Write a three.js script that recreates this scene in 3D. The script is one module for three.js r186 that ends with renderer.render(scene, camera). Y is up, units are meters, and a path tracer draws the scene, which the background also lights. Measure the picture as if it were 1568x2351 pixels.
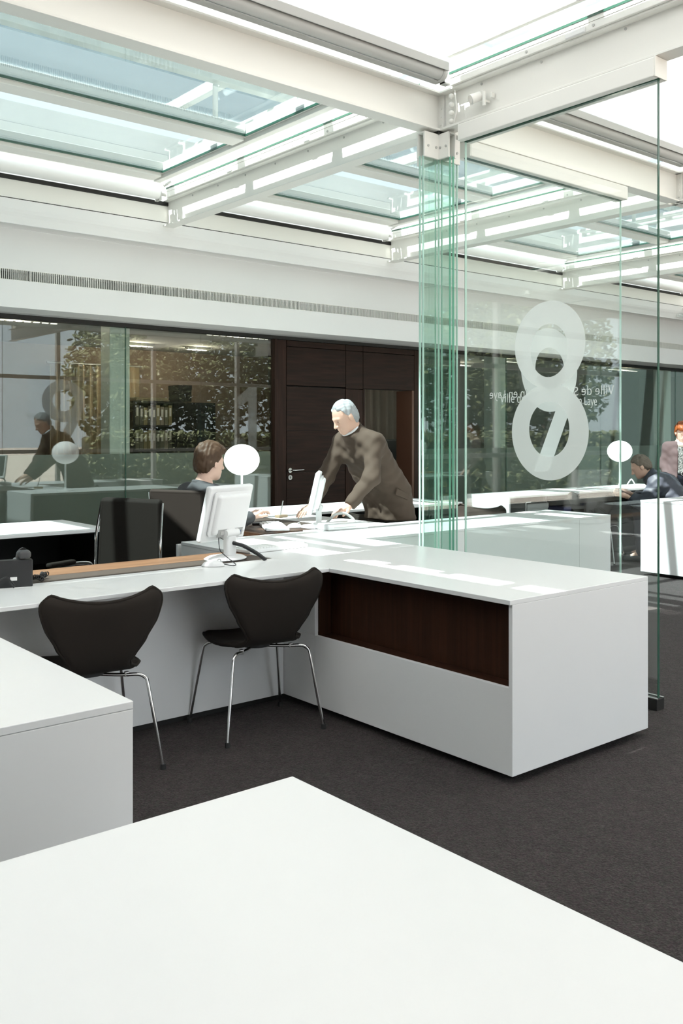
import * as THREE from 'three';
import { RoundedBoxGeometry } from 'three/addons/geometries/RoundedBoxGeometry.js';
import { MarchingCubes } from 'three/addons/objects/MarchingCubes.js';
import { mergeGeometries, mergeVertices, toCreasedNormals } from 'three/addons/utils/BufferGeometryUtils.js';
import { FontLoader } from 'three/addons/loaders/FontLoader.js';

// ---------------------------------------------------------------- camera, sky, sun, exposure
const scene = new THREE.Scene();
const FOCAL = 2134.4, YAW = 0.87878;                 // focal length in pixels of the 1568 x 2351 frame
const camera = new THREE.PerspectiveCamera(2 * Math.atan(2351 / 2 / FOCAL) * 180 / Math.PI, 1568 / 2351, 0.1, 200);
camera.position.set(0, 1.407, 0);
camera.lookAt(Math.cos(YAW), 1.407, -Math.sin(YAW));
camera.setViewOffset(1568, 2351, 0, 182.3, 1568, 2351); // shift lens, verticals stay upright
const renderer = new THREE.WebGLRenderer({ antialias: true });
renderer.toneMapping = THREE.LinearToneMapping;
renderer.toneMappingExposure = 1.26;
renderer.shadowMap.enabled = true;
scene.background = new THREE.Color().setRGB(0.85, 0.92, 0.99);
scene.backgroundIntensity = 2.45;
const sun = new THREE.DirectionalLight(new THREE.Color().setRGB(1, 0.89, 0.835), 50);
const SUNDIR = new THREE.Vector3(0.625, -1, 0.1).normalize();
sun.target.position.set(4, 1, -4);
sun.position.copy(sun.target.position).addScaledVector(SUNDIR, -30);
sun.castShadow = true;
sun.shadow.mapSize.set(4096, 4096);
Object.assign(sun.shadow.camera, { left: -16, right: 16, top: 14, bottom: -14, near: 5, far: 60 });
sun.shadow.radius = 1;
scene.add(sun, sun.target);

// ---------------------------------------------------------------- helpers
const V = (x, y, z) => new THREE.Vector3(x, y, z);
let seed = 7;
const rnd = () => { seed = (seed * 1664525 + 1013904223) >>> 0; return seed / 4294967296; };
const used = new Map();
function numbered(n) { const k = used.get(n) || 0; used.set(n, k + 1); return k ? `${n}_${String(k).padStart(3, '0')}` : n; }
function thing(name, label, category, pos = [0, 0, 0], turn = 0, group) {
  const o = new THREE.Group(); o.name = numbered(name); o.position.set(...pos); o.rotation.y = turn;
  o.userData = { label, category }; if (group) o.userData.group = group;
  scene.add(o); return o;
}
function mesh(name, geo, mat, parent, extra) {
  const list = Array.isArray(geo) ? geo : [geo];
  const g = list.length > 1 ? join(list) : list[0];
  const m = new THREE.Mesh(g, mat); m.castShadow = !(mat.transmission === 1); m.receiveShadow = true;
  if (parent) { m.name = name; parent.add(m); } else { m.name = numbered(name); scene.add(m); }
  if (extra) Object.assign(m.userData, extra);
  return m;
}
const each = (name, geos, mat, parent) => geos.map((g) => mesh(name, g, mat, parent));
function tag(o, label, category, group) { Object.assign(o.userData, { label, category }); if (group) o.userData.group = group; return o; }
function struct(name, label) { const o = new THREE.Group(); o.name = numbered(name); o.userData = { kind: 'structure', label }; scene.add(o); return o; }
function copyOf(root, pos, turn, label) { const c = root.clone(); c.name = numbered(root.name.replace(/_\d{3}$/, '')); c.position.set(...pos); c.rotation.set(0, turn, 0); c.userData = { ...root.userData, label }; scene.add(c); return c; }
function plain(g) { const n = g.index ? g.toNonIndexed() : g.clone(); for (const k of Object.keys(n.attributes)) if (!['position', 'normal', 'uv'].includes(k)) n.deleteAttribute(k); if (!n.attributes.uv) n.setAttribute('uv', new THREE.BufferAttribute(new Float32Array(n.attributes.position.count * 2), 2)); n.clearGroups(); return n; }
function join(list) { return mergeGeometries(list.map(plain)); }
function metric(g) { // uv in metres from the main direction of each face
  g = g.index ? g.toNonIndexed() : g; const p = g.attributes.position, n = g.attributes.normal, uv = new Float32Array(p.count * 2);
  for (let i = 0; i < p.count; i++) {
    const ax = Math.abs(n.getX(i)), ay = Math.abs(n.getY(i)), az = Math.abs(n.getZ(i));
    const [a, b] = ay >= ax && ay >= az ? [p.getX(i), p.getZ(i)] : ax >= az ? [p.getZ(i), p.getY(i)] : [p.getX(i), p.getY(i)];
    uv[2 * i] = a; uv[2 * i + 1] = b;
  }
  g.setAttribute('uv', new THREE.BufferAttribute(uv, 2)); return g;
}
const span = (x0, x1, y0, y1, z0, z1, r = 0) => { // box from bounds, edges rounded by r
  const w = Math.abs(x1 - x0), h = Math.abs(y1 - y0), d = Math.abs(z1 - z0);
  const g = r > 0 ? new RoundedBoxGeometry(w, h, d, 2, Math.min(r, w / 2.01, h / 2.01, d / 2.01)) : new THREE.BoxGeometry(w, h, d);
  return g.translate((x0 + x1) / 2, (y0 + y1) / 2, (z0 + z1) / 2);
};
const rod = (a, b, r, r2 = r, seg = 14) => { const d = b.clone().sub(a), g = new THREE.CylinderGeometry(r2, r, d.length(), seg); g.applyQuaternion(new THREE.Quaternion().setFromUnitVectors(V(0, 1, 0), d.clone().normalize())); return g.translate((a.x + b.x) / 2, (a.y + b.y) / 2, (a.z + b.z) / 2); };
const tube = (pts, r, n = 40, seg = 10, closed = false) => new THREE.TubeGeometry(new THREE.CatmullRomCurve3(pts, closed, 'catmullrom', 0.3), n, r, seg, closed);
const lathe = (pts, seg = 40) => new THREE.LatheGeometry(pts.map(([x, y]) => new THREE.Vector2(x, y)), seg);

function dataTex(n, fn, rx, ry, srgb = true) {
  const d = new Uint8Array(n * n * 4);
  for (let j = 0; j < n; j++) for (let i = 0; i < n; i++) { const c = fn(i / n, j / n, i, j); for (let k = 0; k < 3; k++) d[(j * n + i) * 4 + k] = Math.max(0, Math.min(255, c[k])); d[(j * n + i) * 4 + 3] = 255; }
  const t = new THREE.DataTexture(d, n, n); t.wrapS = t.wrapT = THREE.RepeatWrapping; t.repeat.set(rx, ry); t.magFilter = THREE.LinearFilter; t.minFilter = THREE.LinearMipmapLinearFilter; t.generateMipmaps = true;
  if (srgb) t.colorSpace = THREE.SRGBColorSpace; t.needsUpdate = true; return t;
}
function lattice(n, sd) { // periodic value noise
  let s = sd; const r = () => { s = (s * 1664525 + 1013904223) >>> 0; return s / 4294967296; };
  const g = Array.from({ length: n * n }, r), e = (t) => t * t * (3 - 2 * t);
  return (u, v) => { const x = ((u % 1) + 1) % 1 * n, y = ((v % 1) + 1) % 1 * n, i = Math.floor(x), j = Math.floor(y), a = e(x - i), b = e(y - j), q = (p, o) => g[(o % n) * n + (p % n)]; return (q(i, j) * (1 - a) + q(i + 1, j) * a) * (1 - b) + (q(i, j + 1) * (1 - a) + q(i + 1, j + 1) * a) * b; };
}
// ---------------------------------------------------------------- materials
const std = (rgb, roughness, extra = {}) => { const m = new THREE.MeshPhysicalMaterial({ roughness, ...extra }); m.color.setRGB(...rgb); return m; };
const n8 = lattice(8, 3), n32 = lattice(32, 5), n128 = lattice(128, 9), n256 = lattice(256, 11);
const carpetTex = dataTex(512, (u, v) => { const k = n256(u, v) * 0.55 + n128(u, v) * 0.3 + n32(u, v) * 0.15, h = n128(u + 0.3, v + 0.6) - 0.5, b = 22 + 48 * k; return [b + 7 + h * 12, b + 1, b + h * 8]; }, 1.1, 1.1);
const carpetBump = dataTex(512, (u, v) => { const k = 255 * (n256(u, v) * 0.7 + n128(u, v) * 0.3); return [k, k, k]; }, 1.1, 1.1, false);
const grain = (lo, hi, sd) => { const a = lattice(64, sd), b = lattice(16, sd + 1); return dataTex(512, (u, v) => { const k = a(u * 1, v * 0.06) * 0.6 + n256(u, v * 0.05) * 0.25 + b(u, v * 0.2) * 0.15; return lo.map((c, i) => c + (hi[i] - c) * k); }, 1, 1); };
const turned = (t) => { const c = t.clone(); c.rotation = Math.PI / 2; c.needsUpdate = true; return c; };
const wengeTex = grain([40, 27, 21], [72, 51, 42], 21), walnutTex = grain([98, 68, 48], [150, 110, 80], 31);
const M = {
  white: std([0.86, 0.86, 0.855], 0.3),
  paint: std([0.84, 0.83, 0.79], 0.45),
  wall: std([0.84, 0.835, 0.83], 0.7),
  carpet: std([1, 1, 1], 1, { map: carpetTex, bumpMap: carpetBump, bumpScale: 0.004 }),
  wenge: std([0.55, 0.5, 0.47], 0.6, { specularIntensity: 0.45, map: turned(wengeTex) }),
  wengeUp: std([0.7, 0.62, 0.58], 0.6, { specularIntensity: 0.45, map: wengeTex }),
  walnut: std([1, 1, 1], 0.4, { map: turned(walnutTex) }),
  darkInlay: std([0.07, 0.052, 0.042], 0.6, { specularIntensity: 0.5 }),  // darker brown for one half of the desk inlays
  dark: std([0.012, 0.011, 0.01], 0.6),
  black: std([0.015, 0.015, 0.016], 0.45),
  leather: std([0.012, 0.01, 0.008], 0.8, { specularIntensity: 0.25 }),
  fabric: std([0.016, 0.011, 0.0075], 0.95, { sheen: 0.12 }),
  chrome: std([0.78, 0.78, 0.78], 0.12, { metalness: 1 }),
  steel: std([0.55, 0.55, 0.54], 0.35, { metalness: 1 }),
  grey: std([0.5, 0.5, 0.48], 0.5),
  plastic: std([0.8, 0.8, 0.8], 0.4),
  rubber: std([0.02, 0.02, 0.02], 0.8),
  paper: std([0.85, 0.85, 0.83], 0.9),
  edge: std([0.035, 0.1, 0.07], 0.15),
  edgeMid: std([0.16, 0.42, 0.3], 0.2),
  edgeLight: std([0.55, 0.76, 0.67], 0.2),
  frost: std([0.97, 0.985, 0.98], 0.9, { transmission: 0.8, thickness: 0, side: THREE.DoubleSide }),
  film: std([0.42, 0.46, 0.45], 1, { transmission: 0.5, thickness: 0 }),
  blind: std([0.9, 0.885, 0.885], 1, { transmission: 0.5, thickness: 0 }),
};
const glass = (r, g, b, extra = {}) => std([r, g, b], 0, { transmission: 1, thickness: 0, ior: 1.5, ...extra });
M.clear = glass(0.98, 0.99, 0.985);
M.panel = glass(0.97, 0.988, 0.981);
M.fin = glass(0.93, 0.972, 0.955);
M.partition = glass(0.8, 0.84, 0.81, { ior: 1.72 });
M.roof = glass(0.635, 0.685, 0.692);

// ---------------------------------------------------------------- shell: floor, walls, bulkhead
const X0 = -5, X1 = 17.5, ZB = -7.656, ZG = -8.4, ZF = 2.8;
const floor = mesh('floor', metric(span(X0 - 0.2, X1 + 0.2, -0.2, 0, -13.2, ZF + 0.4)), M.carpet, null, { kind: 'structure', label: 'dark brown-grey carpet floor of the whole hall' });
mesh('wall_left', metric(span(X0 - 0.2, X0, 0, 4.3, -13, ZF)), M.wenge, null, { kind: 'structure' });
mesh('wall_right', span(X1, X1 + 0.2, 0, 4.3, -13, ZF), std([0.3, 0.34, 0.32], 0.8), null, { kind: 'structure' });
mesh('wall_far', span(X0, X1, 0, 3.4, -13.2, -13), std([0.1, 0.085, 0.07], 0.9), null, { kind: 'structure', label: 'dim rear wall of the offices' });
{ // bulkhead over the office front
  const w = struct('wall_back', 'white bulkhead over the glass office front with a long air slot');
  const prof = (pts, x0, x1) => { const s = new THREE.Shape(pts.map(([z, y]) => new THREE.Vector2(-z, y))); const g = new THREE.ExtrudeGeometry(s, { depth: x1 - x0, bevelEnabled: false }); g.rotateY(Math.PI / 2); return g.translate(x0, 0, 0); };
  mesh('upper_band', prof([[ZB, 3.352], [ZB, 3.5], [ZB - 0.26, 3.5], [ZB - 0.26, 3.352]], X0, X1), M.paint, w);
  mesh('shadow_gap', span(X0, X1, 3.344, 3.352, ZB - 0.26, ZB - 0.012), M.dark, w);
  mesh('nosing', prof([[ZB, 3.344], [ZB, 3.262], [ZB - 0.006, 3.235], [ZB - 0.02, 3.205], [ZB - 0.034, 3.16], [ZB - 0.036, 3.146], [ZB - 0.05, 3.146], [ZB - 0.05, 3.3], [ZB - 0.26, 3.3], [ZB - 0.26, 3.344]], X0, X1), M.wall, w);
  mesh('fascia_top', span(X0, X1, 2.806, 3.31, -8.3, -7.91), M.wall, w);
  mesh('fascia_bottom', span(X0, X1, 2.478, 2.712, -8.3, -7.91), M.wall, w);
  mesh('slot_back', span(X0, X1, 2.7, 2.82, -8.12, -8.06), M.dark, w);
  mesh('shade_strip', span(X0, X1, 3.502, 3.536, -7.75, ZB + 0.012), M.dark, w);  // dark strip stands in for the shade between rolled blinds and bulkhead
  mesh('upstand', span(X0, X1, 3.4, 4.2, -8.0, -7.8), M.wall, w);
  mesh('head_channel', span(X0, X1, 2.44, 2.478, ZG - 0.05, ZG + 0.05), M.dark, w);
  mesh('soffit', span(X0, X1, 2.478, 2.55, -8.5, -8.28), M.wall, w);
  // roof over the offices
  mesh('office_roof', span(X0, X1, 3.15, 3.4, -13.2, -7.9), M.wall, w);
}
{ // air grille in the slot, delivered in lengths
  for (let x = 1.6, k = 0; x < 16; x += 1.455, k++) {
    const t = thing('air_grille', 'white slatted air grille length ' + ['at the left edge of the photo', 'above the pale column behind the left glass', 'above the seated woman and the left lamp', 'above the dark wood door with the steel lever', 'above the opening right of the bending man', 'right of the glass column, left of the frosted 8', 'seen through the upper ring of the 8', 'just right of the upper ring of the 8', 'behind the near edge of the big 8 panel', 'furthest right, beyond the 8 panel'][k], 'air vent', [x, 2.712, -7.95], 0, 'air grille lengths in the bulkhead');
    const sl = [], pitch = 0.0175; for (let i = 0; i * pitch < 1.43; i++) sl.push(span(0.012 + i * pitch, 0.0182 + i * pitch, 0.004, 0.09, 0.024, 0.036));
    mesh('slats', sl, M.paint, t, { kind: 'stuff' });
    mesh('frame', [span(0, 1.45, 0, 0.004, -0.01, 0.038), span(0, 1.45, 0.09, 0.094, -0.01, 0.038), span(0, 0.006, 0.004, 0.09, -0.01, 0.038)], M.paint, t);
  }
}
// ---------------------------------------------------------------- steel roof beams
const YB = 3.306, YT = 3.552, FW = 0.056;
const iBeamZ = (x, z0, z1) => [span(x - FW, x + FW, YB, YB + 0.013, z0, z1, 0.002), span(x - FW, x + FW, YT - 0.013, YT, z0, z1, 0.002), span(x - 0.005, x + 0.005, YB + 0.01, YT - 0.01, z0, z1)];
const iBeamX = (z, x0, x1) => [span(x0, x1, YB, YB + 0.013, z - FW, z + FW, 0.002), span(x0, x1, YT - 0.013, YT, z - FW, z + FW, 0.002), span(x0, x1, YB + 0.01, YT - 0.01, z - 0.005, z + 0.005)];
const GX = [1.3, 4.26, 7.06, 10.16, 13.2], ZC = -4.16;
const beamGroup = 'white steel roof beams';
const boltSet = (list) => list.map(([x, y, z, ax]) => { const g = new THREE.CylinderGeometry(0.008, 0.008, 0.008, 8); if (ax === 'x') g.rotateZ(Math.PI / 2); else if (ax === 'z') g.rotateX(Math.PI / 2); return g.translate(x, y, z); });
GX.forEach((x, i) => {
  const far = thing('roof_beam', ['white steel roof beam at the far left, its end on the bulkhead', 'sunlit white steel roof beam from the bulkhead to the glass column', 'white steel roof beam seen through the big 8 glass panel, crossing behind it', 'white steel roof beam meeting the bulkhead above the number panels', 'rightmost white steel roof beam over the far offices'][i], 'beam', [0, 0, 0], 0, beamGroup);
  mesh('girder', iBeamZ(x, ZB, ZC - 0.01), M.paint, far);
  mesh('track', [span(x - 0.075, x - 0.04, YT, YT + 0.05, ZB + 0.1, ZC - 0.1, 0.004), span(x - 0.078, x - 0.072, YT + 0.05, YT + 0.085, ZB + 0.1, ZC - 0.1)], M.paint, far);
  const clips = []; for (const f of [0.32, 0.62]) clips.push(span(x - 0.085, x - 0.066, YT + 0.006, YT + 0.03, ZB + (ZC - ZB) * f, ZB + (ZC - ZB) * f + 0.07, 0.006));
  clips.forEach((c) => mesh('clip', c, M.plastic, far));
  mesh('seal', span(x - 0.081, x - 0.077, YT + 0.074, YT + 0.088, ZB + 0.1, ZC - 0.1), M.edge, far);
  const b = []; for (let z = ZB + 0.35; z < ZC - 0.2; z += 0.42) b.push([x - 0.076, YT + 0.02, z, 'x'], [x - 0.006, YT - 0.035, z + 0.1, 'x']);
  mesh('bolts', boltSet(b), M.grey, far);
  const near = thing('roof_beam', ['white steel roof beam over the left counters', 'white steel roof beam carrying the header of the big 8 glass panel', 'white steel roof beam over the near right bay', 'white steel roof beam over the far right bay', 'white steel roof beam at the far right near side'][i], 'beam', [0, 0, 0], 0, beamGroup);
  mesh('girder', iBeamZ(x, ZC + 0.01, ZF - 0.3), M.paint, near);
  mesh('track', [span(x - 0.075, x - 0.04, YT, YT + 0.045, ZC + 0.16, ZF - 0.5, 0.004), span(x - 0.078, x - 0.072, YT + 0.045, YT + 0.08, ZC + 0.16, ZF - 0.5)], M.paint, near);
  mesh('seal', span(x - 0.081, x - 0.077, YT + 0.068, YT + 0.082, ZC + 0.16, ZF - 0.5), M.edge, near);
  mesh('clip', span(x - 0.085, x - 0.066, YT + 0.0, YT + 0.03, -3.13, -3.0, 0.006), M.plastic, near);
  const b2 = [[x - 0.076, YT + 0.02, -3.4, 'x'], [x - 0.076, YT + 0.02, -2.95, 'x'], [x - 0.006, YT - 0.035, -3.35, 'x'], [x - 0.006, YT - 0.03, -2.8, 'x'], [x - 0.006, YT - 0.03, -3.8, 'x']];
  mesh('bolts', boltSet(b2), M.grey, near);
});
const crossX = [X0, ...GX, X1];
for (let i = 0; i < crossX.length - 1; i++) {
  const a = crossX[i] + (i ? 0.008 : 0), b = crossX[i + 1] - 0.008;
  const t = thing('cross_beam', ['white steel cross beam at the far left end of the grid', 'large white steel cross beam running from upper left to the glass column', 'white steel cross beam right of the glass column, above the second number panel', 'white steel cross beam beyond the big 8 panel on the right', 'white steel cross beam deep in the right bays', 'white steel cross beam at the far right end of the grid'][i], 'beam', [0, 0, 0], 0, beamGroup);
  mesh('girder', iBeamX(ZC, a, b), M.paint, t);
  mesh('end_plate', [span(b - 0.012, b, YB + 0.013, YT - 0.013, ZC - 0.052, ZC + 0.052)], M.paint, t);
  mesh('bolts', boltSet([0.05, 0.1, 0.15, 0.2].map((h) => [b - 0.014, YB + h, ZC + 0.03, 'x'])), M.paint, t);
}
for (const z of [-0.4]) for (let i = 0; i < crossX.length - 1; i++) {
  const t = thing('cross_beam', 'white steel cross beam overhead behind the view', 'beam', [0, 0, 0], 0, beamGroup);
  mesh('girder', iBeamX(z, crossX[i] + 0.008, crossX[i + 1] - 0.008), M.paint, t);
}
// ---------------------------------------------------------------- roller blinds of the near bays (drawn) and of the far bays (rolled up)
const blindLabels = ['white roller blind drawn under the roof left of the beams', 'white roller blind in a grey cassette drawn above the left bay', 'white roller blind in a grey cassette above the big 8 glass panel', 'white roller blind drawn over the bay right of the 8 panel', 'white roller blind drawn over the far right bay', 'white roller blind drawn at the far right end'];
M.cassette = std([0.4, 0.4, 0.385], 0.5);
for (let i = 0; i < crossX.length - 1; i++) {
  const a = crossX[i] + 0.1, b = crossX[i + 1] - 0.16, t = thing('roller_blind', blindLabels[i], 'roller blind', [0, 0, 0], 0, 'roller blinds under the glass roof');
  const z = ZC + 0.175, y = 3.6;
  mesh('roller', rod(V(a + 0.03, y, z), V(b - 0.03, y, z), 0.042, 0.042, 28), std([0.5, 0.5, 0.485], 0.5), t);
  mesh('cassette', [span(a, b, y + 0.046, y + 0.054, z - 0.05, z + 0.06, 0.003), span(a, b, y + 0.0, y + 0.05, z + 0.056, z + 0.062, 0.002), span(a, b, y - 0.052, y - 0.044, z - 0.052, z - 0.008, 0.003), span(a, b, y - 0.05, y - 0.02, z - 0.058, z - 0.05, 0.003)], M.cassette, t);
  mesh('end_cap', [rod(V(b - 0.022, y, z), V(b, y, z), 0.052, 0.052, 28), rod(V(b - 0.03, y, z), V(b - 0.02, y, z), 0.046, 0.052, 28), span(b, b + 0.008, y - 0.06, y + 0.07, z - 0.02, z + 0.02), span(b, b + 0.05, y - 0.062, y - 0.052, z - 0.02, z + 0.02)], M.grey, t);
  mesh('end_cap', rod(V(a, y, z), V(a + 0.022, y, z), 0.052, 0.052, 28), M.grey, t);
  mesh('fabric', span(i === 1 ? a - 0.025 : a - 0.14, b - 0.02, 3.694, 3.696, z + 0.02, -0.12), M.blind, t);
  mesh('slit_blocker', span(a - 0.06, a + 0.03, 3.556, 3.67, -2.7, -0.12, 0.004), M.paint, t);  // added closing strip, keeps slit sun off the floor beyond the counter
  each('hanger', [-3.79, -3.42, -1.6].map((q) => span(a - 0.05, a + 0.04, 3.63, 3.66, q, q + 0.1, 0.003)), M.paint, t);  // added bars across the slit, they break up the sun strip on the counter
  mesh('guide_rail', span(b - 0.015, b + 0.01, 3.68, 3.71, z + 0.06, -0.12, 0.003), M.paint, t);
}
const rollLabels = ['rolled up white blind along the bulkhead at the far left', 'rolled up white blind along the bulkhead left of the glass column', 'rolled up white blind on the bulkhead seen past the glass column', 'rolled up white blind on the bulkhead seen through the 8 panel', 'rolled up white blind on the bulkhead at the right edge', 'rolled up white blind on the bulkhead, furthest right'];
for (let i = 0; i < crossX.length - 1; i++) {
  const a = crossX[i] + 0.12, b = crossX[i + 1] - 0.12, t = thing('rolled_blind', rollLabels[i], 'roller blind', [0, 0, 0], 0, 'rolled up blinds along the bulkhead');
  const z = ZB + 0.08, y = 3.585;
  mesh('fabric_roll', rod(V(a, y, z), V(b - 0.03, y, z), 0.056, 0.056, 26), M.wall, t);
  mesh('bottom_bar', span(a, b, y + 0.085, y + 0.14, z + 0.02, z + 0.06, 0.015), M.paint, t);
  mesh('bracket', [span(b - 0.03, b + 0.0, y - 0.065, y + 0.02, z - 0.06, z + 0.02, 0.004), rod(V(b - 0.03, y, z), V(b + 0.06, y, z), 0.018)], M.grey, t);
  mesh('drive_rod', rod(V(b, y + 0.06, z + 0.05), V(b + 0.05, y + 0.1, z + 0.1), 0.012), M.grey, t);
}
// ---------------------------------------------------------------- hinged skylight windows of the far bays
const YS = 3.65;
for (let i = 0; i < crossX.length - 1; i++) {
  const a = crossX[i] + 0.28, b = crossX[i + 1] - 0.33, w = struct('window', `skylight sash of roof bay ${i + 1} between the white beams`);
  w.name = `window_${i + 1}`;
  const rails = [[-4.36, -4.26], [-6.1, -5.88], [-7.38, -7.16]];
  rails.forEach(([z0, z1]) => mesh('frame_rail', [span(a, b, YS, YS + 0.09, z0, z1, 0.006), span(a, b, YS - 0.03, YS, z0 + 0.04, z1 - 0.02, 0.004)], M.paint, w));
  for (const [x0, x1] of [[a - 0.1, a], [b, b + 0.1]]) mesh('frame_stile', [span(x0, x1, YS, YS + 0.09, -7.38, -4.26, 0.006), span(x0 + 0.02, x1 - 0.02, YS - 0.035, YS, -7.36, -4.28, 0.004)], M.paint, w);
  for (const [z0, z1] of [[-5.88, -4.36], [-7.16, -6.1]]) {
    mesh('pane', span(a, b, YS + 0.012, YS + 0.018, z0, z1), M.roof, w);
    mesh('gasket', [span(b - 0.008, b, YS - 0.004, YS + 0.012, z0, z1), span(a, b, YS - 0.004, YS + 0.012, z0, z0 + 0.008), span(a, b, YS - 0.004, YS + 0.012, z1 - 0.008, z1)], M.edge, w);
  }
  for (const z of [-5.26, -6.39]) mesh('post', [rod(V(b + 0.05, YS + 0.05, z), V(b + 0.05, 4.2, z), 0.022), rod(V(b + 0.05, YS + 0.09, z), V(b + 0.05, YS + 0.16, z), 0.032)], M.paint, w);
}
{ // outer glazed roof
  const r = struct('window', 'outer glazed roof on white purlins'); r.name = 'window_7';
  const zs = []; for (let z = -7.52; z < ZF; z += 1.13) zs.push(z);
  zs.forEach((z) => mesh('purlin', span(X0, X1, 4.22, 4.34, z - 0.045, z + 0.045, 0.006), M.paint, r));
  const xs = [X0, ...GX, X1];
  xs.forEach((x) => mesh('rafter', span(x - 0.035, x + 0.035, 4.34, 4.44, -8, ZF + 0.2, 0.006), M.paint, r));
  for (let i = 0; i < xs.length - 1; i++) for (let j = -1; j < zs.length; j++) { const z0 = j < 0 ? -8 : zs[j], z1 = j + 1 < zs.length ? zs[j + 1] : ZF + 0.2; mesh('pane', span(xs[i] + 0.02, xs[i + 1] - 0.02, 4.36, 4.366, z0 + 0.004, z1 - 0.004), M.roof, r); }
  // white sun louvre tubes above the stiles
  GX.slice(1).forEach((x) => { for (const dx of [0.28, 0.5]) mesh('louvre_tube', rod(V(x + dx, 4.1, -7.6), V(x + dx, 4.1, -4.4), 0.035), M.paint, r); });
}
{ // window front behind the camera, left part closed
  const f = struct('window', 'glazed garden front of the hall'); f.name = 'window_8'; const XL = 1.2, W = (X1 - XL) / 7;
  for (let k = 0; k <= 7; k++) mesh('mullion', span(XL + k * W - 0.04, XL + k * W + 0.04, 0, 4.3, ZF - 0.06, ZF + 0.06, 0.005), M.paint, f);
  for (const y of [0.06, 1.0, 2.6, 4.26]) mesh('transom', span(XL, X1, y - 0.04, y + 0.04, ZF - 0.05, ZF + 0.05, 0.005), M.paint, f);
  for (let k = 0; k < 7; k++) for (const [y0, y1] of [[0.1, 0.96], [1.04, 2.56], [2.64, 4.22]]) mesh('pane', span(XL + k * W + 0.04, XL + (k + 1) * W - 0.04, y0, y1, ZF - 0.004, ZF + 0.002), M.clear, f);
  mesh('wall_front', metric(span(X0, XL - 0.04, 0, 4.3, ZF - 0.1, ZF + 0.1)), M.wenge, null, { kind: 'structure' });  // left part made solid to hold low light off the desk panel
}
mesh('ceiling', span(X0, X1, 3.75, 4.1, -0.1, ZF), M.wall, null, { kind: 'structure', label: 'added closed white ceiling strip along the garden front, cutting the overhead light' });  // added to cut overhead light on the foreground counter
{ // hedge and trees in the garden, mirrored in the office glass
  const leafG = new THREE.SphereGeometry(1, 6, 4).scale(0.05, 0.012, 0.09), lm = std([0.06, 0.075, 0.03], 0.6), dm = std([0.015, 0.02, 0.01], 0.9), bark = std([0.07, 0.055, 0.045], 0.9), o3 = new THREE.Object3D();
  const scatter = (n, put, par) => { const im = new THREE.InstancedMesh(leafG, lm, n); for (let i = 0; i < n; i++) { o3.position.copy(put()); o3.rotation.set(rnd() * 6, rnd() * 6, rnd() * 6); o3.scale.setScalar(0.7 + rnd() * 0.8); o3.updateMatrix(); im.setMatrixAt(i, o3.matrix); } im.name = 'leaves'; im.userData.kind = 'stuff'; im.castShadow = true; par.add(im); };
  const h = thing('garden_hedge', 'clipped dark green hedge in the garden before the hall', 'hedge', [17, -0.2, 7.6]);
  mesh('core', span(-6, 8, 0, 1.5, -0.35, 0.35, 0.1), dm, h); scatter(5000, () => V(-6.1 + rnd() * 14.2, rnd() * 1.62, -0.42 + rnd() * 0.2), h);
  [[13.2, 9.5, 5.6, 1.9], [16.4, 10.5, 6.4, 2.2], [20.0, 9.6, 6, 2.1], [24, 10.5, 6.5, 2.3]].forEach(([x, z, H, R], k) => {
    const t = thing('garden_tree', 'leafy garden tree beyond the glazed front, mirrored in the office glass', 'tree', [x, -0.2, z], 0, 'trees in the garden');
    mesh('trunk', [rod(V(0, 0, 0), V(0.1, H * 0.6, 0), 0.16, 0.09), rod(V(0.05, H * 0.35, 0), V(-0.9, H * 0.62, -0.3), 0.06, 0.03), rod(V(0.06, H * 0.4, 0), V(1.0, H * 0.7, 0.2), 0.06, 0.03)], bark, t);
    scatter(5200, () => { const a = rnd() * 6.283, u = rnd() * 2 - 1, q = Math.cbrt(rnd()), c = Math.sqrt(1 - u * u); return V(Math.cos(a) * c * q * R, H * 0.6 + u * q * H * 0.42, Math.sin(a) * c * q * R); }, t);
  });
}
mesh('ground', span(-60, 80, -0.4, -0.2, -60, 80), std([0.22, 0.21, 0.19], 1), null, { kind: 'structure', label: 'paved ground outside the hall' });
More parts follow.
